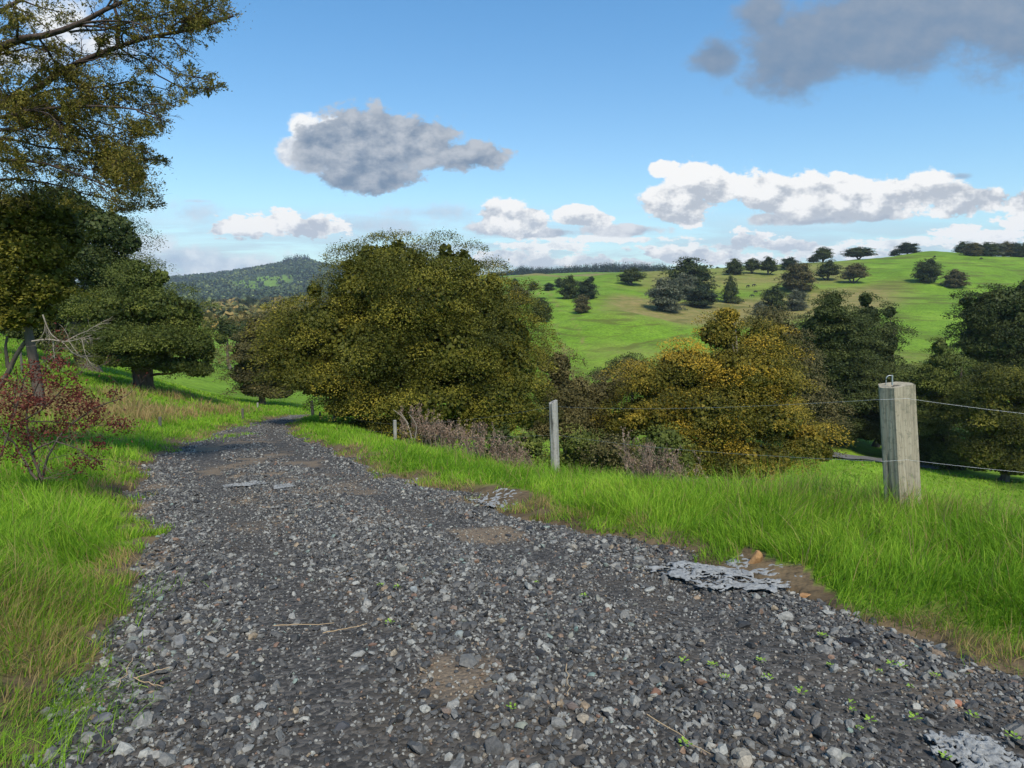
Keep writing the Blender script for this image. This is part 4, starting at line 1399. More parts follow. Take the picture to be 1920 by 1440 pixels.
def sub_branches(tb, P, r0, n, length, down, depth, tips, side=None, rs=4):
    """recursive twigs leaving polyline P"""
    for i in range(n):
        f = R.uniform(0.12, 1.0)
        k = f * (len(P) - 1); j = min(int(k), len(P) - 2)
        s = P[j] + (P[j + 1] - P[j]) * (k - j)
        t = P[j + 1] - P[j]; t = t / (np.linalg.norm(t) + 1e-9)
        d = unit((t * 0.9 + R.normal(0, 0.62, 3) + down)[None])[0]
        L = length * R.uniform(0.5, 1.25)
        m = 6
        q = [s]
        dd = d.copy()
        for a in range(m):
            dd = dd + R.normal(0, 0.17, 3) + down * 0.16
            dd /= np.linalg.norm(dd)
            q.append(q[-1] + dd * L / m)
            if BOUND[0] is not None and not BOUND[0](q[-1]): break
        if len(q) < 4: continue
        q = np.array(q)
        tb.add(q, np.linspace(r0, r0 * 0.35, len(q)), rs)
        if depth > 0:
            sub_branches(tb, q, r0 * 0.45, max(3, n // 2 if depth > 1 else 6), length * 0.48, down, depth - 1, tips, side, 3)
        else:
            tips.append(q)


def tip_leaves(tips, size, per, tintb=0.0, keep=None, spread=0.05):
    C, D = [], []
    for q in tips:
        if keep is not None and not keep(q[-1]): continue
        for _ in range(per):
            k = R.uniform(0.35, 1.0) * (len(q) - 1); j = min(int(k), len(q) - 2)
            C.append(q[j] + (q[j + 1] - q[j]) * (k - j)); D.append(q[j + 1] - q[j])
    C = np.array(C); D = unit(np.array(D))
    C = C + R.normal(0, spread, C.shape)
    t = unit(D + R.normal(0, 0.7, D.shape) + np.array([0, 0, 0.25]))
    n = unit(R.normal(size=D.shape) + np.array([0, 0, 0.5]))
    L = size * R.uniform(0.6, 1.4, len(C))
    tint = np.clip(R.normal(0.5 + tintb, 0.2, len(C)), 0, 1)
    return leaf_quads(C, t, n, L, L * 0.42, tint)


def overhanging():
    Y = 9.0
    base_ = gp(-190, 9.5)
    root = empty('overhanging_tree', base_, 0, 'large twiggy tree whose limbs reach in from the upper left corner', 'tree')
    tb = Tubes(8)
    trunk = [np.array(base_) - [0, 0, .3], np.array(at(-200, 500, 9.4)), np.array(at(-170, 300, 9.2)), np.array(at(-120, 180, 9)), np.array(at(-100, -80, 9)), np.array(at(-60, -400, 9))]
    q = resample(trunk, 16)
    tb.add(q, np.linspace(0.30, 0.12, 16), 10)
    mains = [
        ([(-120, 190, 0), (-20, 98, 0), (60, 72, -.2), (130, 60, -.3), (180, 30, -.3), (250, -5, -.2), (330, -40, 0)], 0.085, 8),
        ([(-120, 240, 0), (20, 190, .3), (130, 122, .4), (212, 84, .3), (272, 68, .1), (310, 54, 0), (372, 40, -.1), (425, 18, -.1)], 0.075, 9),
        ([(222, 82, .3), (222, 40, .3), (217, 0, .3), (214, -50, .3)], 0.045, 4),
        ([(272, 100, .2), (320, 140, 0), (360, 150, -.1), (395, 160, -.2)], 0.013, 5),
        ([(225, 90, .3), (255, 112, .2), (285, 140, .1), (340, 170, 0), (405, 166, 0)], 0.018, 6),
        ([(-120, 260, 0), (0, 220, -.2), (80, 200, -.4), (160, 195, -.4), (240, 190, -.3), (300, 215, -.2)], 0.05, 8),
        ([(-100, 200, 0), (70, 195, .2), (110, 250, .2), (145, 285, .1), (180, 330, 0), (210, 375, 0)], 0.042, 7),
        ([(60, 205, .4), (150, 235, .4), (180, 275, .4), (240, 300, .3), (285, 295, .3)], 0.028, 7),
        ([(-100, 310, 0), (0, 290, -.3), (80, 300, -.3), (150, 320, -.3), (220, 350, -.2), (270, 380, -.2)], 0.035, 8),
        ([(-110, 150, 0), (-20, 40, .3), (60, 0, .5), (120, -40, .5)], 0.06, 6),
        ([(130, 60, -.3), (200, 55, -.2), (250, 35, -.1), (320, 20, 0), (380, 5, .1)], 0.02, 7),
        ([(-90, 240, .6), (40, 250, .8), (110, 215, .8), (190, 225, .8), (260, 245, .7)], 0.03, 8),
        ([(-100, 330, .5), (0, 340, .5), (90, 345, .5), (180, 372, .5), (250, 385, .5)], 0.03, 8),
        ([(-100, 270, .2), (10, 262, .2), (120, 290, .2), (210, 300, .2), (270, 330, .2)], 0.03, 8),
        ([(60, 240, .1), (140, 250, .1), (200, 262, .1), (282, 285, .1)], 0.02, 7),
        ([(30, 200, .5), (90, 165, .5), (170, 165, .4), (240, 150, .4), (280, 160, .4)], 0.03, 8),
    ]
    tips = []
    noise_ = lambda py: 22 * math.sin(py * 0.09) + 14 * math.sin(py * 0.23 + 1)

    def inside(p):
        px, py = proj(*p)
        return px < np.interp(py, [-50, 40, 90, 170, 215, 260, 330, 390], [440, 425, 405, 395, 320, 285, 285, 300]) + noise_(py) and py < 395
    BOUND[0] = inside
    for pts, r0, nb in mains:
        P = resample(pix_curve(pts, Y), 14)
        P = P + np.concatenate([np.zeros((1, 3)), np.cumsum(R.normal(0, 0.010, (13, 3)), 0)])
        tb.add(P, np.linspace(r0 * 0.72, max(0.006, r0 * 0.18), 14), 7)
        sub_branches(tb, P, max(0.006, r0 * 0.22), int(nb * 1.5), 0.85, np.array([0.15, 0, -0.14]), 2, tips)
    BOUND[0] = None
    me = tb.mesh('trunk')
    v = np.empty(len(me.vertices) * 3, dtype=np.float32); me.vertices.foreach_get('co', v)
    v = v.reshape(-1, 3) - np.array(base_); me.vertices.foreach_set('co', v.ravel()); me.update()
    link('trunk', me, MTWIG, root)
    blobs = [(385, 22, 55, 36), (300, 18, 60, 25), (110, 150, 55, 32), (200, 165, 65, 28), (40, 170, 60, 50), (60, 215, 60, 25), (60, 20, 80, 40), (265, 240, 26, 14), (200, 290, 40, 20), (235, 325, 40, 16), (20, 110, 50, 40), (145, 200, 60, 20), (30, 290, 50, 30), (250, 350, 30, 14)]
    def dens(p):
        px, py = proj(*p)
        d = min(math.hypot((px - a) / c, (py - b) / e) for a, b, c, e in blobs)
        return R.random() < (0.95 if d < 1 else 0.5)
    lv = [tip_leaves(tips, 0.034, 28, 0.1, dens, 0.020)]
    # denser tufts at the clumps
    C = []
    for (a, b, c, e) in blobs:
        m = 46
        for _ in range(m):
            th = R.uniform(0, 6.28); rr = sqrt(R.random())
            cc = np.array(at(a + cos(th) * c * rr, b + sin(th) * e * rr, Y + R.uniform(-.4, .5)))
            C.append(cc + R.normal(0, 0.085, (22, 3)) * np.array([1.4, 1.4, 0.55]))
    C = np.concatenate(C)
    t = unit(R.normal(size=C.shape) + np.array([0.4, 0, 0.2])); n = unit(R.normal(size=C.shape) + np.array([0, -.2, .6]))
    L = 0.040 * R.uniform(.6, 1.4, len(C))
    lv.append(leaf_quads(C, t, n, L, L * 0.32, np.clip(R.normal(0.55, .22, len(C)), 0, 1)))
    v, l, s, tt = join_parts(lv)
    cm = np_mesh('crown', v - np.array(base_), l, s, {'tint': tt}, True)
    link('crown', cm, MOL['bronze'], root)
    print('overhang twigs', tb.n, 'leaves', len(s))


overhanging()


# ------------------------------------------------------------------ near left tree with forked trunk
def left_tree():
    Y = 10.0
    b = gp(72, Y)
    root = empty('leaning_tree', b, 0, 'yellow green tree with thin forked trunk at the left edge behind the red shrub', 'tree')
    bo = np.array(b)
    lobes = place_lobes([(50, 400, 60, 40, 0), (10, 440, 60, 55, 0), (75, 470, 62, 50, -.2), (105, 410, 40, 30, .2), (30, 520, 70, 55, 0), (90, 535, 50, 40, -.2), (10, 590, 50, 34, 0), (60, 585, 50, 30, -.1), (-60, 480, 70, 120, 0), (130, 450, 28, 30, .3)], Y, b, 0.8)
    cm = crown_mesh('crown', lobes, 0.05, 430, 0.20, 80, fill=0.22, flat=0.35, rough=0.2, zmin=-0.7)
    link('crown', cm, MOL['goldolive'], root)
    tb = Tubes(8)
    for pts, r0, r1 in [([(75, 760, 0), (68, 700, 0), (58, 650, 0), (48, 600, 0), (52, 540, 0), (60, 450, 0)], 0.085, 0.03),
                        ([(-60, 770, 0), (-10, 740, 0), (15, 700, 0), (30, 665, 0), (48, 640, 0)], 0.05, 0.03),
                        ([(15, 690, 0), (10, 650, 0), (14, 630, 0)], 0.03, 0.015),
                        ([(50, 600, 0), (30, 560, 0), (10, 500, 0), (0, 430, 0)], 0.035, 0.012), ([(52, 560, 0), (80, 520, 0), (100, 460, 0)], 0.03, 0.01)]:
        P = resample(pix_curve(pts, Y), 12) - bo
        tb.add(P, np.linspace(r0, r1, 12))
    tips = []
    link('trunk', tb.mesh('trunk'), MBARK, root)
    # bare pale branches in front of the dark tree
    tb2 = Tubes(6)
    for pts, r0 in [([(60, 640, 0), (90, 635, 0), (120, 642, -.1), (150, 636, -.2), (172, 628, -.2)], 0.013), ([(80, 590, 0), (95, 630, 0), (125, 645, 0), (135, 665, 0), (160, 670, 0)], 0.010),
                    ([(100, 640, 0), (100, 655, 0), (103, 675, 0)], 0.01), ([(120, 642, -.1), (145, 628, 0), (165, 620, 0)], 0.01)]:
        P = resample(pix_curve(pts, Y - 1.2), 10)
        tb2.add(P - bo, np.linspace(r0, r0 * 0.4, 10))
        tt = []
        T2 = Tubes(4)
        sub_branches(T2, P - bo, r0 * 0.4, 5, 0.35, np.array([0.1, 0, 0.0]), 1, tt)
        for v_, f_ in zip(T2.v, T2.f):
            tb2.v.append(v_); tb2.f.append(f_ + tb2.n)
        tb2.n += T2.n
    link('bare_branches', tb2.mesh('bare_branches'), MPALE, root)


left_tree()


def red_shrub():
    Y = 6.6
    b = gp(75, Y)
    bo = np.array(b)
    root = empty('red_leaved_shrub', b, 0, 'straggly shrub with dark red leaves and bare pale stems beside the left verge', 'shrub')
    tb = Tubes(5)
    tips = []
    mains = [([(78, 905, 0), (60, 850, 0), (45, 790, .1), (60, 730, .1), (90, 690, .1)], 0.016), ([(78, 905, 0), (85, 860, -.1), (120, 800, -.1), (170, 760, -.1), (215, 745, -.1)], 0.014),
             ([(70, 900, 0), (30, 840, .2), (-10, 790, .2), (-40, 740, .2)], 0.014), ([(60, 850, 0), (100, 830, -.2), (150, 850, -.3), (170, 870, -.3)], 0.010),
             ([(45, 790, .1), (80, 770, 0), (130, 720, 0), (160, 690, 0)], 0.010), ([(78, 905, 0), (72, 890, -.2), (85, 860, -.25), (92, 845, -.25)], 0.008), ([(-40, 900, 0), (0, 860, 0), (20, 800, 0), (30, 730, 0)], 0.012),
             ([(45, 790, .1), (100, 790, .1), (190, 800, .1), (235, 790, .1)], .008), ([(20, 800, 0), (60, 700, 0), (110, 660, 0)], .01)]
    for pts, r0 in mains:
        P = resample(pix_curve(pts, Y), 12) - bo
        P = P + np.concatenate([np.zeros((1, 3)), np.cumsum(R.normal(0, 0.008, (11, 3)), 0)])
        tb.add(P, np.linspace(r0, r0 * 0.35, 12))
        sub_branches(tb, P, max(0.0028, r0 * 0.28), 6, 0.42, np.array([0.05, 0, 0.02]), 1, tips)
    link('stems', tb.mesh('stems'), MBARK, root)
    # red clusters
    cl = [(75, 700, 36, 22), (120, 720, 34, 20), (40, 750, 40, 22), (90, 760, 44, 20), (150, 750, 30, 18), (20, 800, 34, 26), (70, 820, 36, 24), (150, 790, 34, 16), (175, 762, 24, 14), (215, 740, 12, 8), (150, 868, 24, 12),
          (180, 835, 20, 10), (110, 800, 34, 18), (20, 850, 24, 18), (200, 790, 34, 14), (100, 670, 22, 10), (185, 870, 14, 8), (235, 800, 18, 10), (0, 760, 26, 22), (140, 740, 20, 16), (60, 870, 12, 6), (115, 690, 30, 14), (10, 720, 24, 14)]
    C = []
    for (a, b_, c, e) in cl:
        for _ in range(int(c * e * 0.030) + 3):
            th = R.uniform(0, 6.28); rr = sqrt(R.random())
            cc = np.array(at(a + cos(th) * c * rr, b_ + sin(th) * e * rr, Y + R.uniform(-.35, .35)))
            C.append(cc + R.normal(0, 0.034, (14, 3)))
    C = np.concatenate(C)
    t = unit(R.normal(size=C.shape)); n = unit(R.normal(size=C.shape) + np.array([0, -.2, .5]))
    L = 0.030 * R.uniform(.6, 1.4, len(C))
    parts = [leaf_quads(C, t, n, L, L * 0.55, np.clip(R.normal(0.5, .25, len(C)), 0, 1))]
    q = tip_leaves([a + bo for a in tips], 0.026, 4, 0.0, None, 0.02)
    parts.append(q)
    v, l, s, tt = join_parts(parts)
    link('leaves', np_mesh('leaves', v - bo, l, s, {'tint': tt}, True), MOL['red'], root)


red_shrub()


# ------------------------------------------------------------------ fence
def wood_mat(name, a, b, c):
    m, nt, out = mat_base(name)
    tc = nt.nodes.new('ShaderNodeTexCoord')
    mp = nt.nodes.new('ShaderNodeMapping'); mp.inputs['Scale'].default_value = (38, 38, 1.6)
    nt.links.new(tc.outputs['Object'], mp.inputs[0])
    g = noise(nt, 1.0, 6, 0.7, mp.outputs[0], dist=0.6)
    mp2 = nt.nodes.new('ShaderNodeMapping'); mp2.inputs['Scale'].default_value = (11, 11, 1.1)
    nt.links.new(tc.outputs['Object'], mp2.inputs[0])
    g2 = noise(nt, 1.0, 3, 0.5, mp2.outputs[0], dist=0.4)
    col = ramp(nt, g, [(0.28, a), (0.5, b), (0.75, c)])
    crk = ramp(nt, g2, [(0.34, (1, 1, 1)), (0.39, (0, 0, 0))])
    col = nmix(nt, nmath(nt, 'MULTIPLY', crk, 0.85), col, tuple(q * 0.35 for q in a))
    # lichen and dirt low down
    sepz = nt.nodes.new('ShaderNodeSeparateXYZ'); nt.links.new(tc.outputs['Object'], sepz.inputs[0])
    n3 = noise(nt, 26, 5, 0.7, tc.outputs['Object'])
    lm = nmath(nt, 'MULTIPLY', ramp(nt, n3, [(0.52, (0, 0, 0)), (0.62, (1, 1, 1))]), 0.55)
    col = nmix(nt, lm, col, (0.16, 0.155, 0.11))
    h = nmath(nt, 'SUBTRACT', g, nmath(nt, 'MULTIPLY', crk, 0.8))
    principled(nt, out, col, 0.9, h, 0.010, 1.0, 0.2)
    return m


MWOOD = wood_mat('weathered_wood', (0.17, 0.145, 0.105), (0.34, 0.295, 0.215), (0.48, 0.43, 0.33))
MWOOD2 = wood_mat('grey_wood', (0.15, 0.14, 0.125), (0.33, 0.31, 0.28), (0.48, 0.46, 0.42))
MWOOD3 = wood_mat('dark_wood', (0.05, 0.045, 0.04), (0.11, 0.10, 0.085), (0.18, 0.16, 0.14))
mw, nt_, out_ = mat_base('galvanised_wire')
p_ = principled(nt_, out_, (0.48, 0.50, 0.52), 0.45, None, spec=0.5)
p_.inputs['Metallic'].default_value = 0.6


def post_mesh(outline, h, lean=(0, 0), rough=0.004, taper=0.04, top_tilt=0.0, rows=26, sub=5):
    """post with the given cross-section outline (list of xy), from z=-0.3 to h"""
    o = np.array(outline, float)
    # subdivide the outline
    n = len(o)
    q = []
    for i in range(n):
        for k in range(sub):
            q.append(o[i] + (o[(i + 1) % n] - o[i]) * k / sub)
    q = np.array(q)
    m = len(q)
    zs = np.linspace(-0.3, h, rows)
    V_ = []
    for z in zs:
        f = max(z, 0) / h
        sc_ = 1 - taper * f
        g = q * sc_
        ang = np.arctan2(q[:, 1], q[:, 0])
        dn = (fbm(ang * 9 + 5, np.full(m, z * 1.3), 31, 3) - 0.5) * rough * 6
        g = g * (1 + dn[:, None])
        zz = z + (g[:, 0] * top_tilt if z == zs[-1] else 0)
        V_.append(np.stack([g[:, 0] + lean[0] * f, g[:, 1] + lean[1] * f, np.full(m, z) + (g[:, 0] * top_tilt if z == zs[-1] else 0)], -1))
    V_ = np.array(V_)
    idx = np.arange(rows * m).reshape(rows, m)
    nx = np.roll(idx, -1, 1)
    quads = np.stack([idx[:-1], nx[:-1], nx[1:], idx[1:]], -1).reshape(-1, 4)
    verts = V_.reshape(-1, 3)
    top = verts[idx[-1]].mean(0) + np.array([0, 0, 0.003])
    verts = np.vstack([verts, top])
    c = len(verts) - 1
    tris = np.stack([idx[-1], nx[-1], np.full(m, c)], -1)
    loops = np.concatenate([quads.ravel(), tris.ravel()])
    starts = np.concatenate([np.arange(len(quads)) * 4, len(quads) * 4 + np.arange(m) * 3])
    return np_mesh('post', verts, loops, starts, None, False)


def build_fence():
    b = gp(1688, 5.0)
    root = empty('wire_fence', b, 0, 'post and wire farm fence running along the right verge of the track', 'fence')
    bo = np.array(b)

    def add_post(px_t, py_t, px_b, Y, outline, mat, rz=0.0, label=None, tilt=0.0, name='post'):
        g = gp(px_b, Y)
        top = at(px_t, py_t, Y)
        h = top.z - g.z
        o = link(name, post_mesh(outline, h, (0, 0), 0.004, 0.03, tilt), mat, root)
        o.location = np.array(g) - bo
        lean = atan2(top.x - g.x, h)
        o.rotation_euler = (0, lean, rz)
        if label: o['label'] = label
        return o, np.array(top)

    # strainer: quarter-sawn log, narrow left face, broad front face
    big = [(-0.136, -0.03), (-0.070, -0.120), (0.118, -0.092), (0.138, 0.02), (0.08, 0.11), (-0.06, 0.12)]
    p1, t1 = add_post(1676, 719, 1690, 5.0, big, MWOOD, 0.0, 'thick square cut weathered post with a wire loop on top')
    tb = Tubes(6)
    s = np.array(at(1661, 722, 4.92)); e = np.array(at(1673, 722, 4.92))
    top_l = np.array(at(1661.5, 708, 4.92)); top_r = np.array(at(1673, 704, 4.92)); mid = np.array(at(1666, 704, 4.92))
    tb.add(resample([s, top_l, mid, top_r], 12) - t1, np.full(12, 0.0030))
    tb.add(resample([e, top_r + np.array([0, 0, .004])], 4) - t1, np.full(4, 0.0058))
    st = link('wire_loop', tb.mesh('wire_loop'), mw, p1)
    st.matrix_parent_inverse = p1.matrix_basis.inverted()
    # place loop in fence coordinates
    st.location = t1 - bo
    half = [(-0.068, -0.05), (-0.03, -0.085), (0.035, -0.08), (0.07, -0.04), (0.06, 0.05), (-0.05, 0.05)]
    p2, t2 = add_post(1036, 753, 1041, 9.8, half, MWOOD2, 0.2, 'grey split post standing in front of the huge evergreen', 0.4)
    rd = [(0.045 * cos(a), 0.045 * sin(a)) for a in np.linspace(0, 6.28, 7)[:-1]]
    p3, t3 = add_post(740, 788, 741, 16.0, rd, MWOOD2, 0, 'short pale round post near the dead weeds')
    rd2 = [(0.075 * cos(a), 0.075 * sin(a)) for a in np.linspace(0, 6.28, 8)[:-1]]
    p4, t4 = add_post(627, 762, 628, 23.0, rd2, MWOOD3, 0, 'dark post under the left skirt of the huge evergreen')
    p5, t5 = add_post(584, 752, 587, 28.0, rd2, MWOOD3, 0, 'far dark post where the track bends away')
    p6, t6 = add_post(2160, 742, 2170, 4.3, half, MWOOD, 0, None)
    p7, t7 = add_post(600, 772, 600, 26.5, rd, MWOOD3, 0, None)
    # wires
    def wire(seq, r=0.0010):
        w = Tubes(4)
        P = []
        for i in range(len(seq) - 1):
            a, c = np.array(seq[i]), np.array(seq[i + 1])
            t = np.linspace(0, 1, 13)[:, None][:-1]
            seg = a + (c - a) * t
            seg[:, 2] -= (4 * t * (1 - t))[:, 0] * 0.010 * np.linalg.norm(c - a)
            P.append(seg)
        P.append(np.array(seq[-1])[None])
        P = np.concatenate(P) - bo
        w.add(P, np.full(len(P), r))
        link('wire', w.mesh('wire'), mw, root)
    wire([at(2170, 800, 4.25), at(1700, 747, 4.86), at(1650, 749, 4.88), at(1040, 762, 9.68), at(742, 795, 15.9), at(628, 775, 22.9), at(586, 765, 27.9)])
    wire([at(2170, 905, 4.25), at(1700, 862, 4.86), at(1650, 865, 4.88), at(1042, 815, 9.68), at(742, 812, 15.9), at(628, 790, 22.9), at(586, 778, 27.9)])
    # batten hanging on the wires
    g = at(860, 778, 13.0)


build_fence()


def small_posts():
    rd = [(0.05 * cos(a), 0.05 * sin(a)) for a in np.linspace(0, 6.28, 7)[:-1]]
    lab = ['thin dark post in the straw grass on the left of the bend', 'short grey post in the green meadow beyond the straw grass', 'little grey green post among the straw grass nearest the red shrub',
           'thin dark post behind the red shrub at the foot of the meadow']
    for i, (px, top, bot, m) in enumerate([(455, 766, 785, MWOOD3), (483, 755, 768, MWOOD2), (300, 782, 802, MWOOD3), (42, 660, 700, MWOOD3)]):
        Y = min((abs(proj(*gp(px, Yq))[1] - bot), Yq) for Yq in np.linspace(10, 60, 120))[1]
        g = gp(px, Y)
        h = at(px, top, Y).z - g.z
        h = max(h, 0.3)
        o = link('fence_post', post_mesh(rd, h, (0.02, 0), 0.006, 0.05), m)
        o.location = g
        tag(o, lab[i], 'post', 'small posts on the left bank')


small_posts()


# ------------------------------------------------------------------ dead weeds by the fence
def dead_clump(px, Y, n, hpx, label, wid=0.45, name='dead_weed_clump'):
    g = gp(px, Y)
    bo = np.array(g)
    tb = Tubes(4)
    tips = []
    H = hpx * Y / F
    for i in range(n):
        s = bo + np.array([R.uniform(-wid, wid), R.uniform(-wid, wid) * .5, 0])
        s[2] = T1(s[0], s[1])
        m = 7
        q = [s]
        d = np.array([R.normal(0, .22), R.normal(0, .22), 1.0]); d /= np.linalg.norm(d)
        L = H * R.uniform(0.55, 1.15)
        for a in range(m):
            d = d + R.normal(0, .07, 3); d /= np.linalg.norm(d)
            q.append(q[-1] + d * L / m)
        q = np.array(q)
        tb.add(q - bo, np.linspace(0.0045, 0.002, m + 1), 4)
        T2 = []
        sub_branches(tb, (q - bo)[3:], 0.0028, 5, 0.20, np.array([0, 0, 0.25]), 0, T2)
        tips += [a + bo for a in T2] + [q[3:]]
    root = empty(name, g, 0, label, 'weeds', 'dead brown weed clumps along the fence')
    link('stalks', tb.mesh('stalks'), MDEAD, root)
    v, l, s, t = tip_leaves(tips, 0.032 * max(1, Y / 9), 9, 0, None, 0.018)
    link('seed_heads', np_mesh('seed_heads', v - bo, l, s, {'tint': t}, True), MOL['deadweed'], root)


MDEAD = bark_mat('dead_stalk', (0.18, 0.13, 0.10), (0.42, 0.32, 0.25), 20)
dead_clump(800, 15.0, 40, 72, 'brown dead weeds right of the short pale post', 0.55)
dead_clump(850, 13.6, 40, 64, 'low brown dead weeds at the dark gap under the huge evergreen', 0.5)
dead_clump(930, 12.4, 60, 72, 'wide pinkish brown dead weeds left of the grey split post', 0.55)
dead_clump(980, 11.2, 14, 44, 'small brown dead weeds just left of the grey split post', 0.3)
dead_clump(1245, 8.6, 80, 128, 'tall pinkish brown dead weeds in front of the golden tree', 0.36)
dead_clump(1200, 9.2, 18, 80, 'thin dead weeds at the left side of the tall dead weeds', 0.25)
dead_clump(1600, 6.6, 10, 60, 'short brown dead weeds left of the thick weathered post', 0.28)
# leaning bare sticks by the short post
g = gp(775, 14.6)
tb = Tubes(4)
for pts in ([(772, 822, 0), (765, 795, 0), (752, 778, 0), (737, 768, 0)], [(778, 822, 0), (782, 800, 0), (775, 785, 0), (768, 778, 0)], [(765, 795, 0), (758, 783, 0), (750, 772, 0)]):
    P = resample(pix_curve(pts, 14.6), 8) - np.array(g)
    tb.add(P, np.linspace(0.016, 0.006, 8))
o = link('bare_sticks', tb.mesh('bare_sticks'), MPALE); o.location = g
tag(o, 'bare leaning forked sticks right of the short pale post', 'stick')


# ------------------------------------------------------------------ torn geotextile in the gravel
mcl, nt_, out_ = mat_base('torn_fabric')
pos_ = objpos(nt_)
nn_ = noise(nt_, 40, 5, 0.7, pos_)
nn2 = noise(nt_, 9, 4, 0.6, pos_)
cc_ = ramp(nt_, nn_, [(0.3, (0.13, 0.14, 0.15)), (0.6, (0.31, 0.325, 0.335))])
cc_ = nmix(nt_, nmath(nt_, 'MULTIPLY', nn2, 0.35), cc_, (0.16, 0.14, 0.11))
principled(nt_, out_, cc_, 0.95, nn_, 0.006, 1.0, 0.1)


def torn_cloth(px, py, rx, ry, holes, label, seed, amp=0.035):
    cx, cy = hit(px, py)
    ax = hit(px + rx, py)[0] - cx
    by = (hit(px, py - ry)[1] - hit(px, py + ry)[1]) / 2
    n = 90
    U, V_ = np.meshgrid(np.linspace(-1, 1, n), np.linspace(-1, 1, n))
    wx = (fbm(U * 3, V_ * 3, seed, 3) - .5) * 0.5; wy = (fbm(U * 3, V_ * 3, seed + 9, 3) - .5) * 0.5
    X = cx + (U + wx) * ax; Y = cy + (V_ + wy) * by
    rid = 1 - np.abs(fbm(U * 5 + wx * 4, V_ * 5 + wy * 4, seed + 3, 3) - .5) * 4
    rid2 = 1 - np.abs(fbm(U * 11, V_ * 9, seed + 13, 2) - .5) * 3
    Z = road_z(X, Y) + 0.010 + amp * np.clip(rid, 0, 1) * 0.7 + amp * 0.4 * np.clip(rid2, 0, 1)
    d = np.hypot(U, V_) + (fbm(U * 2.5, V_ * 2.5, seed + 5, 4) - .5) * 0.9
    solid = (d < 0.85) & ((rid > holes) | (rid2 > 0.75))
    idx = np.arange(n * n).reshape(n, n)
    q = np.stack([idx[:-1, :-1], idx[:-1, 1:], idx[1:, 1:], idx[1:, :-1]], -1).reshape(-1, 4)
    keep = (solid[:-1, :-1] & solid[1:, 1:]).ravel()
    q = q[keep]
    P = np.stack([X - cx, Y - cy, Z - road_z(np.array([cx]), np.array([cy]))[0]], -1).reshape(-1, 3)
    used = np.unique(q); mp = -np.ones(n * n, int); mp[used] = np.arange(len(used))
    me = np_mesh('torn_cloth', P[used], mp[q].ravel(), np.arange(len(q)) * 4, None, True)
    o = link('torn_cloth', me, mcl)
    o.location = (cx, cy, road_z(np.array([cx]), np.array([cy]))[0])
    md = o.modifiers.new('thick', 'SOLIDIFY'); md.thickness = 0.004
    tag(o, label, 'cloth', 'torn pale fabric showing through the gravel')


torn_cloth(1375, 1080, 150, 34, 0.45, 'large crumpled grey white torn fabric by the right grass edge', 3)
torn_cloth(1830, 1420, 90, 50, 0.1, 'pale crumpled fabric sheet in the bottom right corner', 14, 0.022)
torn_cloth(940, 940, 60, 14, 0.4, 'narrow dirty fabric strip at the grass edge further up the track', 25)
torn_cloth(460, 911, 42, 6, 0.62, 'small white fabric strip across the left wheel track', 36, 0.02)
torn_cloth(530, 917, 22, 5, 0.62, 'tiny white fabric scrap in the middle of the track', 47, 0.02)
# torn_cloth(272, 905, 30, 14, 0.62, 'bluish fabric scrap beside the clay patch at the left edge', 58, 0.02)
# torn_cloth(1060, 1005, 50, 10, 0.5, 'thin fabric shred between the two bigger pieces on the right edge', 69, 0.02)
# torn_cloth(690, 885, 36, 7, 0.62, 'fabric shred at the right edge where the grass starts to curve', 80, 0.02)

# ------------------------------------------------------------------ single rocks
def rock(px, py, wpx, flat, col, label, rz=0.0, tall=1.0, lift=0.3):
    x, y = hit(px, py)
    v, f = ico(3)
    p = v.copy()
    for _ in range(11):
        d = R.normal(size=3); d /= np.linalg.norm(d)
        h = R.uniform(0.5, 0.85); s = p @ d; k = s > h
        p[k] -= np.outer(s[k] - h, d)
    size = wpx * y / F / 2
    p = p * np.array([1, 0.65, flat * tall]) * size
    me = np_mesh('rock', p, f.ravel(), np.arange(len(f)) * 3, None, False)
    m, nt, out = mat_base('rock_' + label.split()[0])
    n1 = noise(nt, 22, 6, 0.65, objpos(nt))
    c = ramp(nt, n1, [(0.3, tuple(q * 0.6 for q in col)), (0.7, tuple(q * 1.3 for q in col))])
    principled(nt, out, c, 0.75, n1, 0.008, 0.8, 0.3)
    o = link('rock', me, m)
    o.location = (x, y, float(road_z(np.array([x]), np.array([y]))[0]) + size * flat * tall * lift)
    o.rotation_euler = (R.uniform(-.2, .2), R.uniform(-.2, .2), rz)
    tag(o, label, 'stone', 'single stones standing out of the gravel')


rock(1416, 1062, 34, 0.9, (0.30, 0.17, 0.075), 'upright orange brown rock against the grass beside the torn fabric', 0.3, 1.5, 0.6)
rock(1512, 1112, 30, 0.6, (0.33, 0.18, 0.08), 'rounded orange rock at the right tip of the torn fabric', 0.1)
rock(1597, 1205, 52, 0.3, (0.012, 0.012, 0.014), 'flat black shard lying in the gravel at the right', -0.6)
rock(1545, 1120, 50, 0.18, (0.05, 0.045, 0.035), 'dark flat stone half under the grass right of the orange rock', -0.3)
rock(568, 836, 34, 0.22, (0.045, 0.045, 0.048), 'dark slab on the right edge of the track near the bend', 0.2)
rock(340, 1215, 28, 1.0, (0.20, 0.20, 0.20), 'pointed light grey stone on the left gravel', 0.4, 1.2)
rock(95, 1415, 40, 0.9, (0.17, 0.16, 0.15), 'tall grey stone in the bottom left corner', 1.3, 1.4, 0.5)
rock(980, 1370, 36, 0.5, (0.20, 0.21, 0.17), 'broad greenish grey stone in the bottom middle', 0.2)
rock(862, 1200, 36, 0.35, (0.19, 0.21, 0.20), 'flat pale greenish stone in the middle of the gravel', 0.0)
rock(1074, 1335, 38, 0.6, (0.12, 0.095, 0.085), 'brownish stone right of the bottom middle', -0.2)
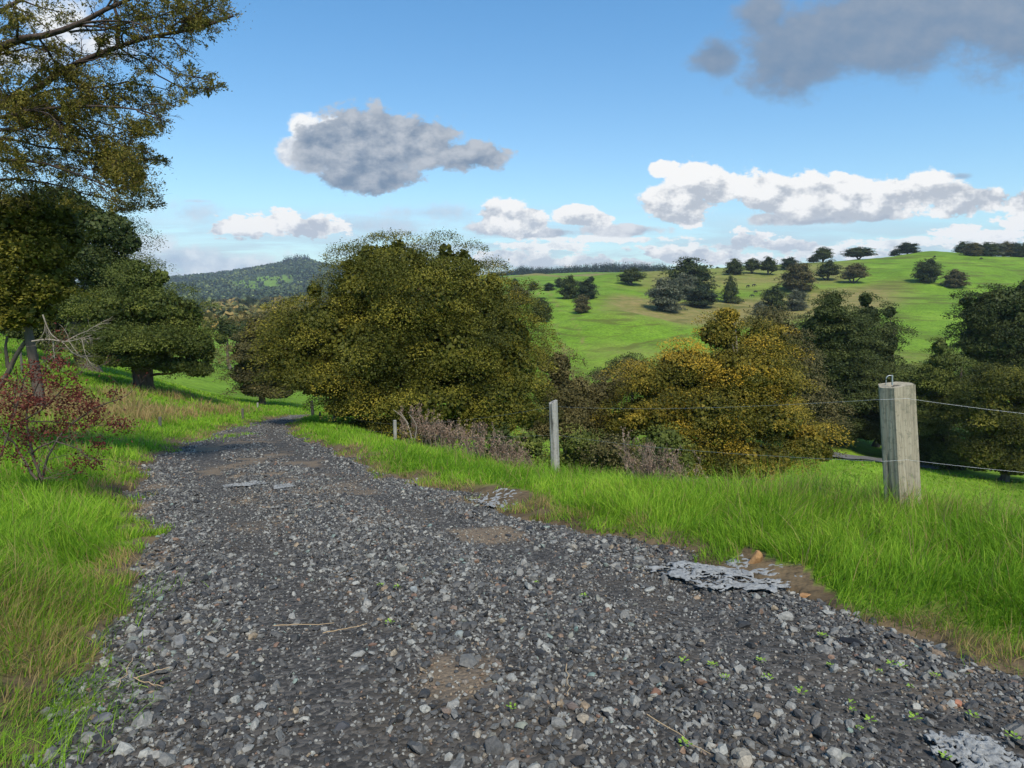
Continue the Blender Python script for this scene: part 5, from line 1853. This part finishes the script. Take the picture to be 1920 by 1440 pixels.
rock(1228, 1310, 30, 0.7, (0.14, 0.075, 0.05), 'rusty brown stone at the bottom right of centre', 0.6)
rock(776, 1120, 16, 1.0, (0.30, 0.32, 0.32), 'small upright white grey stone in the centre', 0.0, 1.4, .6)
rock(1795, 1320, 28, 0.6, (0.34, 0.15, 0.09), 'orange red stone near the right edge', 0.5)
rock(190, 1352, 46, 0.6, (0.10, 0.10, 0.11), 'large dark blue grey stone in the lower left', 0.2)
rock(640, 1360, 44, 0.45, (0.055, 0.056, 0.062), 'large dark stone in the lower middle left', 0.7)
rock(1500, 1270, 34, 0.4, (0.15, 0.12, 0.09), 'tan brown flat stone at the lower right', 0.2)
rock(1580, 1428, 50, 0.4, (0.22, 0.22, 0.19), 'long pale stone at the bottom edge right of centre', 0.1)
rock(575, 1330, 26, 0.7, (0.15, 0.15, 0.15), 'medium grey stone left of the large dark one', 0.9)


# dry stalks lying on the gravel
def stalk(px0, py0, px1, py1, label):
    a = hit(px0, py0); b = hit(px1, py1)
    n = 9
    x = np.linspace(a[0], b[0], n) + R.normal(0, .004, n); y = np.linspace(a[1], b[1], n) + R.normal(0, .004, n)
    z = road_z(x, y) + 0.022
    tb = Tubes(5)
    P = np.stack([x - x[0], y - y[0], z - z[0]], -1)
    tb.add(P, np.linspace(0.0024, 0.0014, n))
    o = link('dry_stalk', tb.mesh('dry_stalk'), MOLS)
    o.location = (x[0], y[0], z[0])
    tag(o, label, 'stalk', 'dry stalks lying on the gravel')


MOLS, nt_, out_ = mat_base('straw')
principled(nt_, out_, (0.42, 0.30, 0.17), 0.7)
stalk(512, 1180, 624, 1174, 'long thin straw stalk lying across the middle of the gravel')
stalk(605, 1192, 690, 1180, 'straw stalk behind the orange flecked stones right of the long one')
stalk(255, 1285, 318, 1265, 'upper arm of the pair of pale stalks on the lower left gravel')
stalk(252, 1286, 306, 1302, 'lower arm of the pair of pale stalks on the lower left gravel')
stalk(1215, 1358, 1330, 1438, 'slanting straw stalk at the bottom right of centre')
stalk(1062, 1262, 1066, 1322, 'upright looking fine stalk in the lower centre')
stalk(225, 1300, 250, 1248, 'dark curved stalk by the pointed grey stone')


def seedlings():
    base_me = None
    c, d, tn = [], [], []
    parts = []
    for k in range(9):
        a = k * 2.4
        r = 0.012 + 0.010 * (k % 3)
        t = np.array([[cos(a), sin(a), 0.35]])
        parts.append(leaf_quads(np.array([[cos(a) * r, sin(a) * r, 0.012 + 0.004 * (k % 2)]]), unit(t), np.array([[0, 0, 1.0]]), 0.022, 0.015, np.array([R.random()])))
    v, l, s, t = join_parts(parts)
    me = np_mesh('leaves', v, l, s, {'tint': t}, False)
    me.materials.append(MOL['seed'])
    P = [(1555, 1250), (1668, 1252), (1650, 1265), (1690, 1256), (1755, 1275), (1704, 1293), (1440, 1282), (1360, 1285), (1425, 1245), (1628, 1360), (1612, 1377), (1595, 1325), (1596, 1340), (1824, 1350),
         (1712, 1352), (1540, 1198), (1334, 1260), (1280, 1255), (715, 1110), (745, 1115), (1095, 1130), (730, 1180), (1770, 1425), (1282, 1415), (1900, 1390), (1500, 1310), (960, 1345), (1005, 1105)]
    for (px, py) in P:
        x, y = hit(px, py)
        o = link('weed_seedling', me)
        o.location = (x, y, float(road_z(np.array([x]), np.array([y]))[0]) + 0.018)
        o.rotation_euler = (0, 0, R.uniform(0, 6.28)); k = R.uniform(.4, .8); o.scale = (k, k, k)
        tag(o, 'tiny bright green weed seedling sprouting between the gravel stones', 'seedling', 'weed seedlings in the gravel')


seedlings()


# ------------------------------------------------------------------ cattle, farm building, valley track
def cow_proto():
    V_ = [(0, 0, 1.05), (0.55, 0, 1.08), (-0.6, 0, 1.08), (0.95, 0, 1.15), (1.25, 0, 0.85), (1.45, 0, 0.55), (1.62, 0, 0.36),
          (0.55, 0.2, 0.75), (0.55, 0.2, 0.35), (0.55, 0.2, 0.0), (0.55, -0.2, 0.75), (0.5, -0.2, 0.35), (0.55, -0.2, 0.0),
          (-0.6, 0.22, 0.8), (-0.72, 0.2, 0.42), (-0.62, 0.2, 0.0), (-0.6, -0.22, 0.8), (-0.68, -0.2, 0.42), (-0.66, -0.2, 0.0), (-0.88, 0, 1.1), (-0.95, 0, 0.6)]
    E = [(0, 1), (0, 2), (1, 3), (3, 4), (4, 5), (5, 6), (1, 7), (7, 8), (8, 9), (1, 10), (10, 11), (11, 12), (2, 13), (13, 14), (14, 15), (2, 16), (16, 17), (17, 18), (2, 19), (19, 20)]
    rad = [.38, .34, .34, .22, .16, .15, .10, .15, .07, .06, .15, .07, .06, .19, .08, .06, .19, .08, .06, .06, .03]
    me = bpy.data.meshes.new('cow'); me.from_pydata(V_, E, [])
    m, nt, out = mat_base('black_hide')
    principled(nt, out, (0.015, 0.013, 0.012), 0.6)
    me.materials.append(m)
    o = bpy.data.objects.new('cow', me); COL.objects.link(o)
    sk = o.modifiers.new('skin', 'SKIN')
    for i, d in enumerate(me.skin_vertices[0].data):
        d.radius = (rad[i], rad[i])
        d.use_root = i == 0
    o.modifiers.new('sub', 'SUBSURF').levels = 1
    return o


cow0 = cow_proto()
CW = [(1402, 539, 0.3, 'black cow grazing upper left of the four on the hill'), (1413, 537, 0.1, 'black cow grazing upper right of the four on the hill'), (1417, 550, 3.3, 'black cow just below the upper pair on the hill'),
      (1411, 557, 2.8, 'lowest black cow of the four on the hill'), (1752, 483, 0.5, 'lone black cow near the hill top left of the ridge row'), (1839, 487, 0.2, 'lone black cow below the ridge row of trees')]
for i, (px, py, rz, lab) in enumerate(CW):
    o = cow0 if i == 0 else cow0.copy()
    if i: COL.objects.link(o)
    Y = min((abs(proj(*gp(px, Yq))[1] - py), Yq) for Yq in np.linspace(190, 375, 90))[1]
    o.location = gp(px, Y); o.rotation_euler = (0, 0, rz); o.scale = (.8, .8, .8)
    tag(o, lab, 'cow', 'black cattle grazing on the hill')


def farm_building():
    g = gp(426, 640.0)
    root = empty('farm_building', g, 0.5, 'small pale farm building with a brown roof among the far autumn trees', 'building')
    w, d, h, rf = 4.5, 3.2, 3.0, 2.4
    v = [(-w, -d, -1), (w, -d, -1), (w, d, -1), (-w, d, -1), (-w, -d, h), (w, -d, h), (w, d, h), (-w, d, h), (-w, 0, h + rf), (w, 0, h + rf)]
    f = [(0, 1, 5, 4), (1, 2, 6, 9, 5), (2, 3, 7, 6), (3, 0, 4, 8, 7)]
    me = bpy.data.meshes.new('wall'); me.from_pydata(v, [], f)
    m, nt, out = mat_base('cream_wall'); principled(nt, out, (0.60, 0.52, 0.42), 0.8)
    link('wall', me, m, root)
    e = 0.4
    v = [(-w - e, -d - e, h - .25), (w + e, -d - e, h - .25), (w + e, 0, h + rf + .05), (-w - e, 0, h + rf + .05), (w + e, d + e, h - .25), (-w - e, d + e, h - .25)]
    v = v + [(a, b, c + .15) for a, b, c in v]
    f = [(0, 1, 2, 3), (3, 2, 4, 5), (6, 9, 8, 7), (9, 11, 10, 8), (0, 6, 7, 1), (5, 4, 10, 11), (0, 3, 9, 6), (3, 5, 11, 9), (1, 7, 8, 2), (2, 8, 10, 4)]
    me = bpy.data.meshes.new('roof'); me.from_pydata(v, [], f)
    m, nt, out = mat_base('rust_roof'); principled(nt, out, (0.25, 0.12, 0.07), 0.7)
    link('roof', me, m, root)
    m, nt, out = mat_base('window_glass'); principled(nt, out, (0.03, 0.035, 0.04), 0.2)
    for x0 in (-2.6, 1.4):
        v = [(x0, -d - .03, .8), (x0 + 1.3, -d - .03, .8), (x0 + 1.3, -d - .03, 2.1), (x0, -d - .03, 2.1)]
        v = v + [(a, b + .06, c) for a, b, c in v]
        me = bpy.data.meshes.new('window'); me.from_pydata(v, [], [(0, 1, 2, 3), (4, 7, 6, 5), (0, 4, 5, 1), (1, 5, 6, 2), (2, 6, 7, 3), (3, 7, 4, 0)])
        link('window', me, m, root)


farm_building()


def valley_track():
    n, m = 60, 6
    px = np.linspace(1540, 1760, n)
    P = np.zeros((n, m, 3))
    for i in range(n):
        Y0 = 48.0 + (px[i] - 1600) * 0.006
        for j in range(m):
            g = gp(px[i], Y0 + j * 0.9)
            P[i, j] = (g.x, g.y, g.z + 0.16)
    me = grid_mesh('track', P, None, True)
    mt, nt, out = mat_base('track_gravel')
    n1 = noise(nt, 3, 5, 0.7, objpos(nt))
    principled(nt, out, ramp(nt, n1, [(0.3, (0.07, 0.07, 0.07)), (0.7, (0.17, 0.165, 0.16))]), 0.9)
    o = link('track', me, mt)
    tag(o, 'grey gravel track in the hollow beyond the fence', 'track', kind='structure')


valley_track()


def haze():
    v = [(x, y, z) for z in (-170, 230) for (x, y) in ((-2700, -2700), (2700, -2700), (2700, 2700), (-2700, 2700))]
    f = [(0, 3, 2, 1), (4, 5, 6, 7), (0, 1, 5, 4), (1, 2, 6, 5), (2, 3, 7, 6), (3, 0, 4, 7)]
    me = bpy.data.meshes.new('haze'); me.from_pydata(v, [], f)
    m = bpy.data.materials.new('air'); m.use_nodes = True
    nt = m.node_tree; nt.nodes.clear()
    out = nt.nodes.new('ShaderNodeOutputMaterial')
    p = nt.nodes.new('ShaderNodeVolumePrincipled')
    p.inputs['Color'].default_value = (0.72, 0.84, 1.0, 1)
    p.inputs['Density'].default_value = 0.00011
    p.inputs['Anisotropy'].default_value = 0.0
    nt.links.new(p.outputs[0], out.inputs['Volume'])
    o = link('haze', me, m)
    tag(o, 'thin bluish haze over the far hills', 'haze', kind='stuff')


haze()
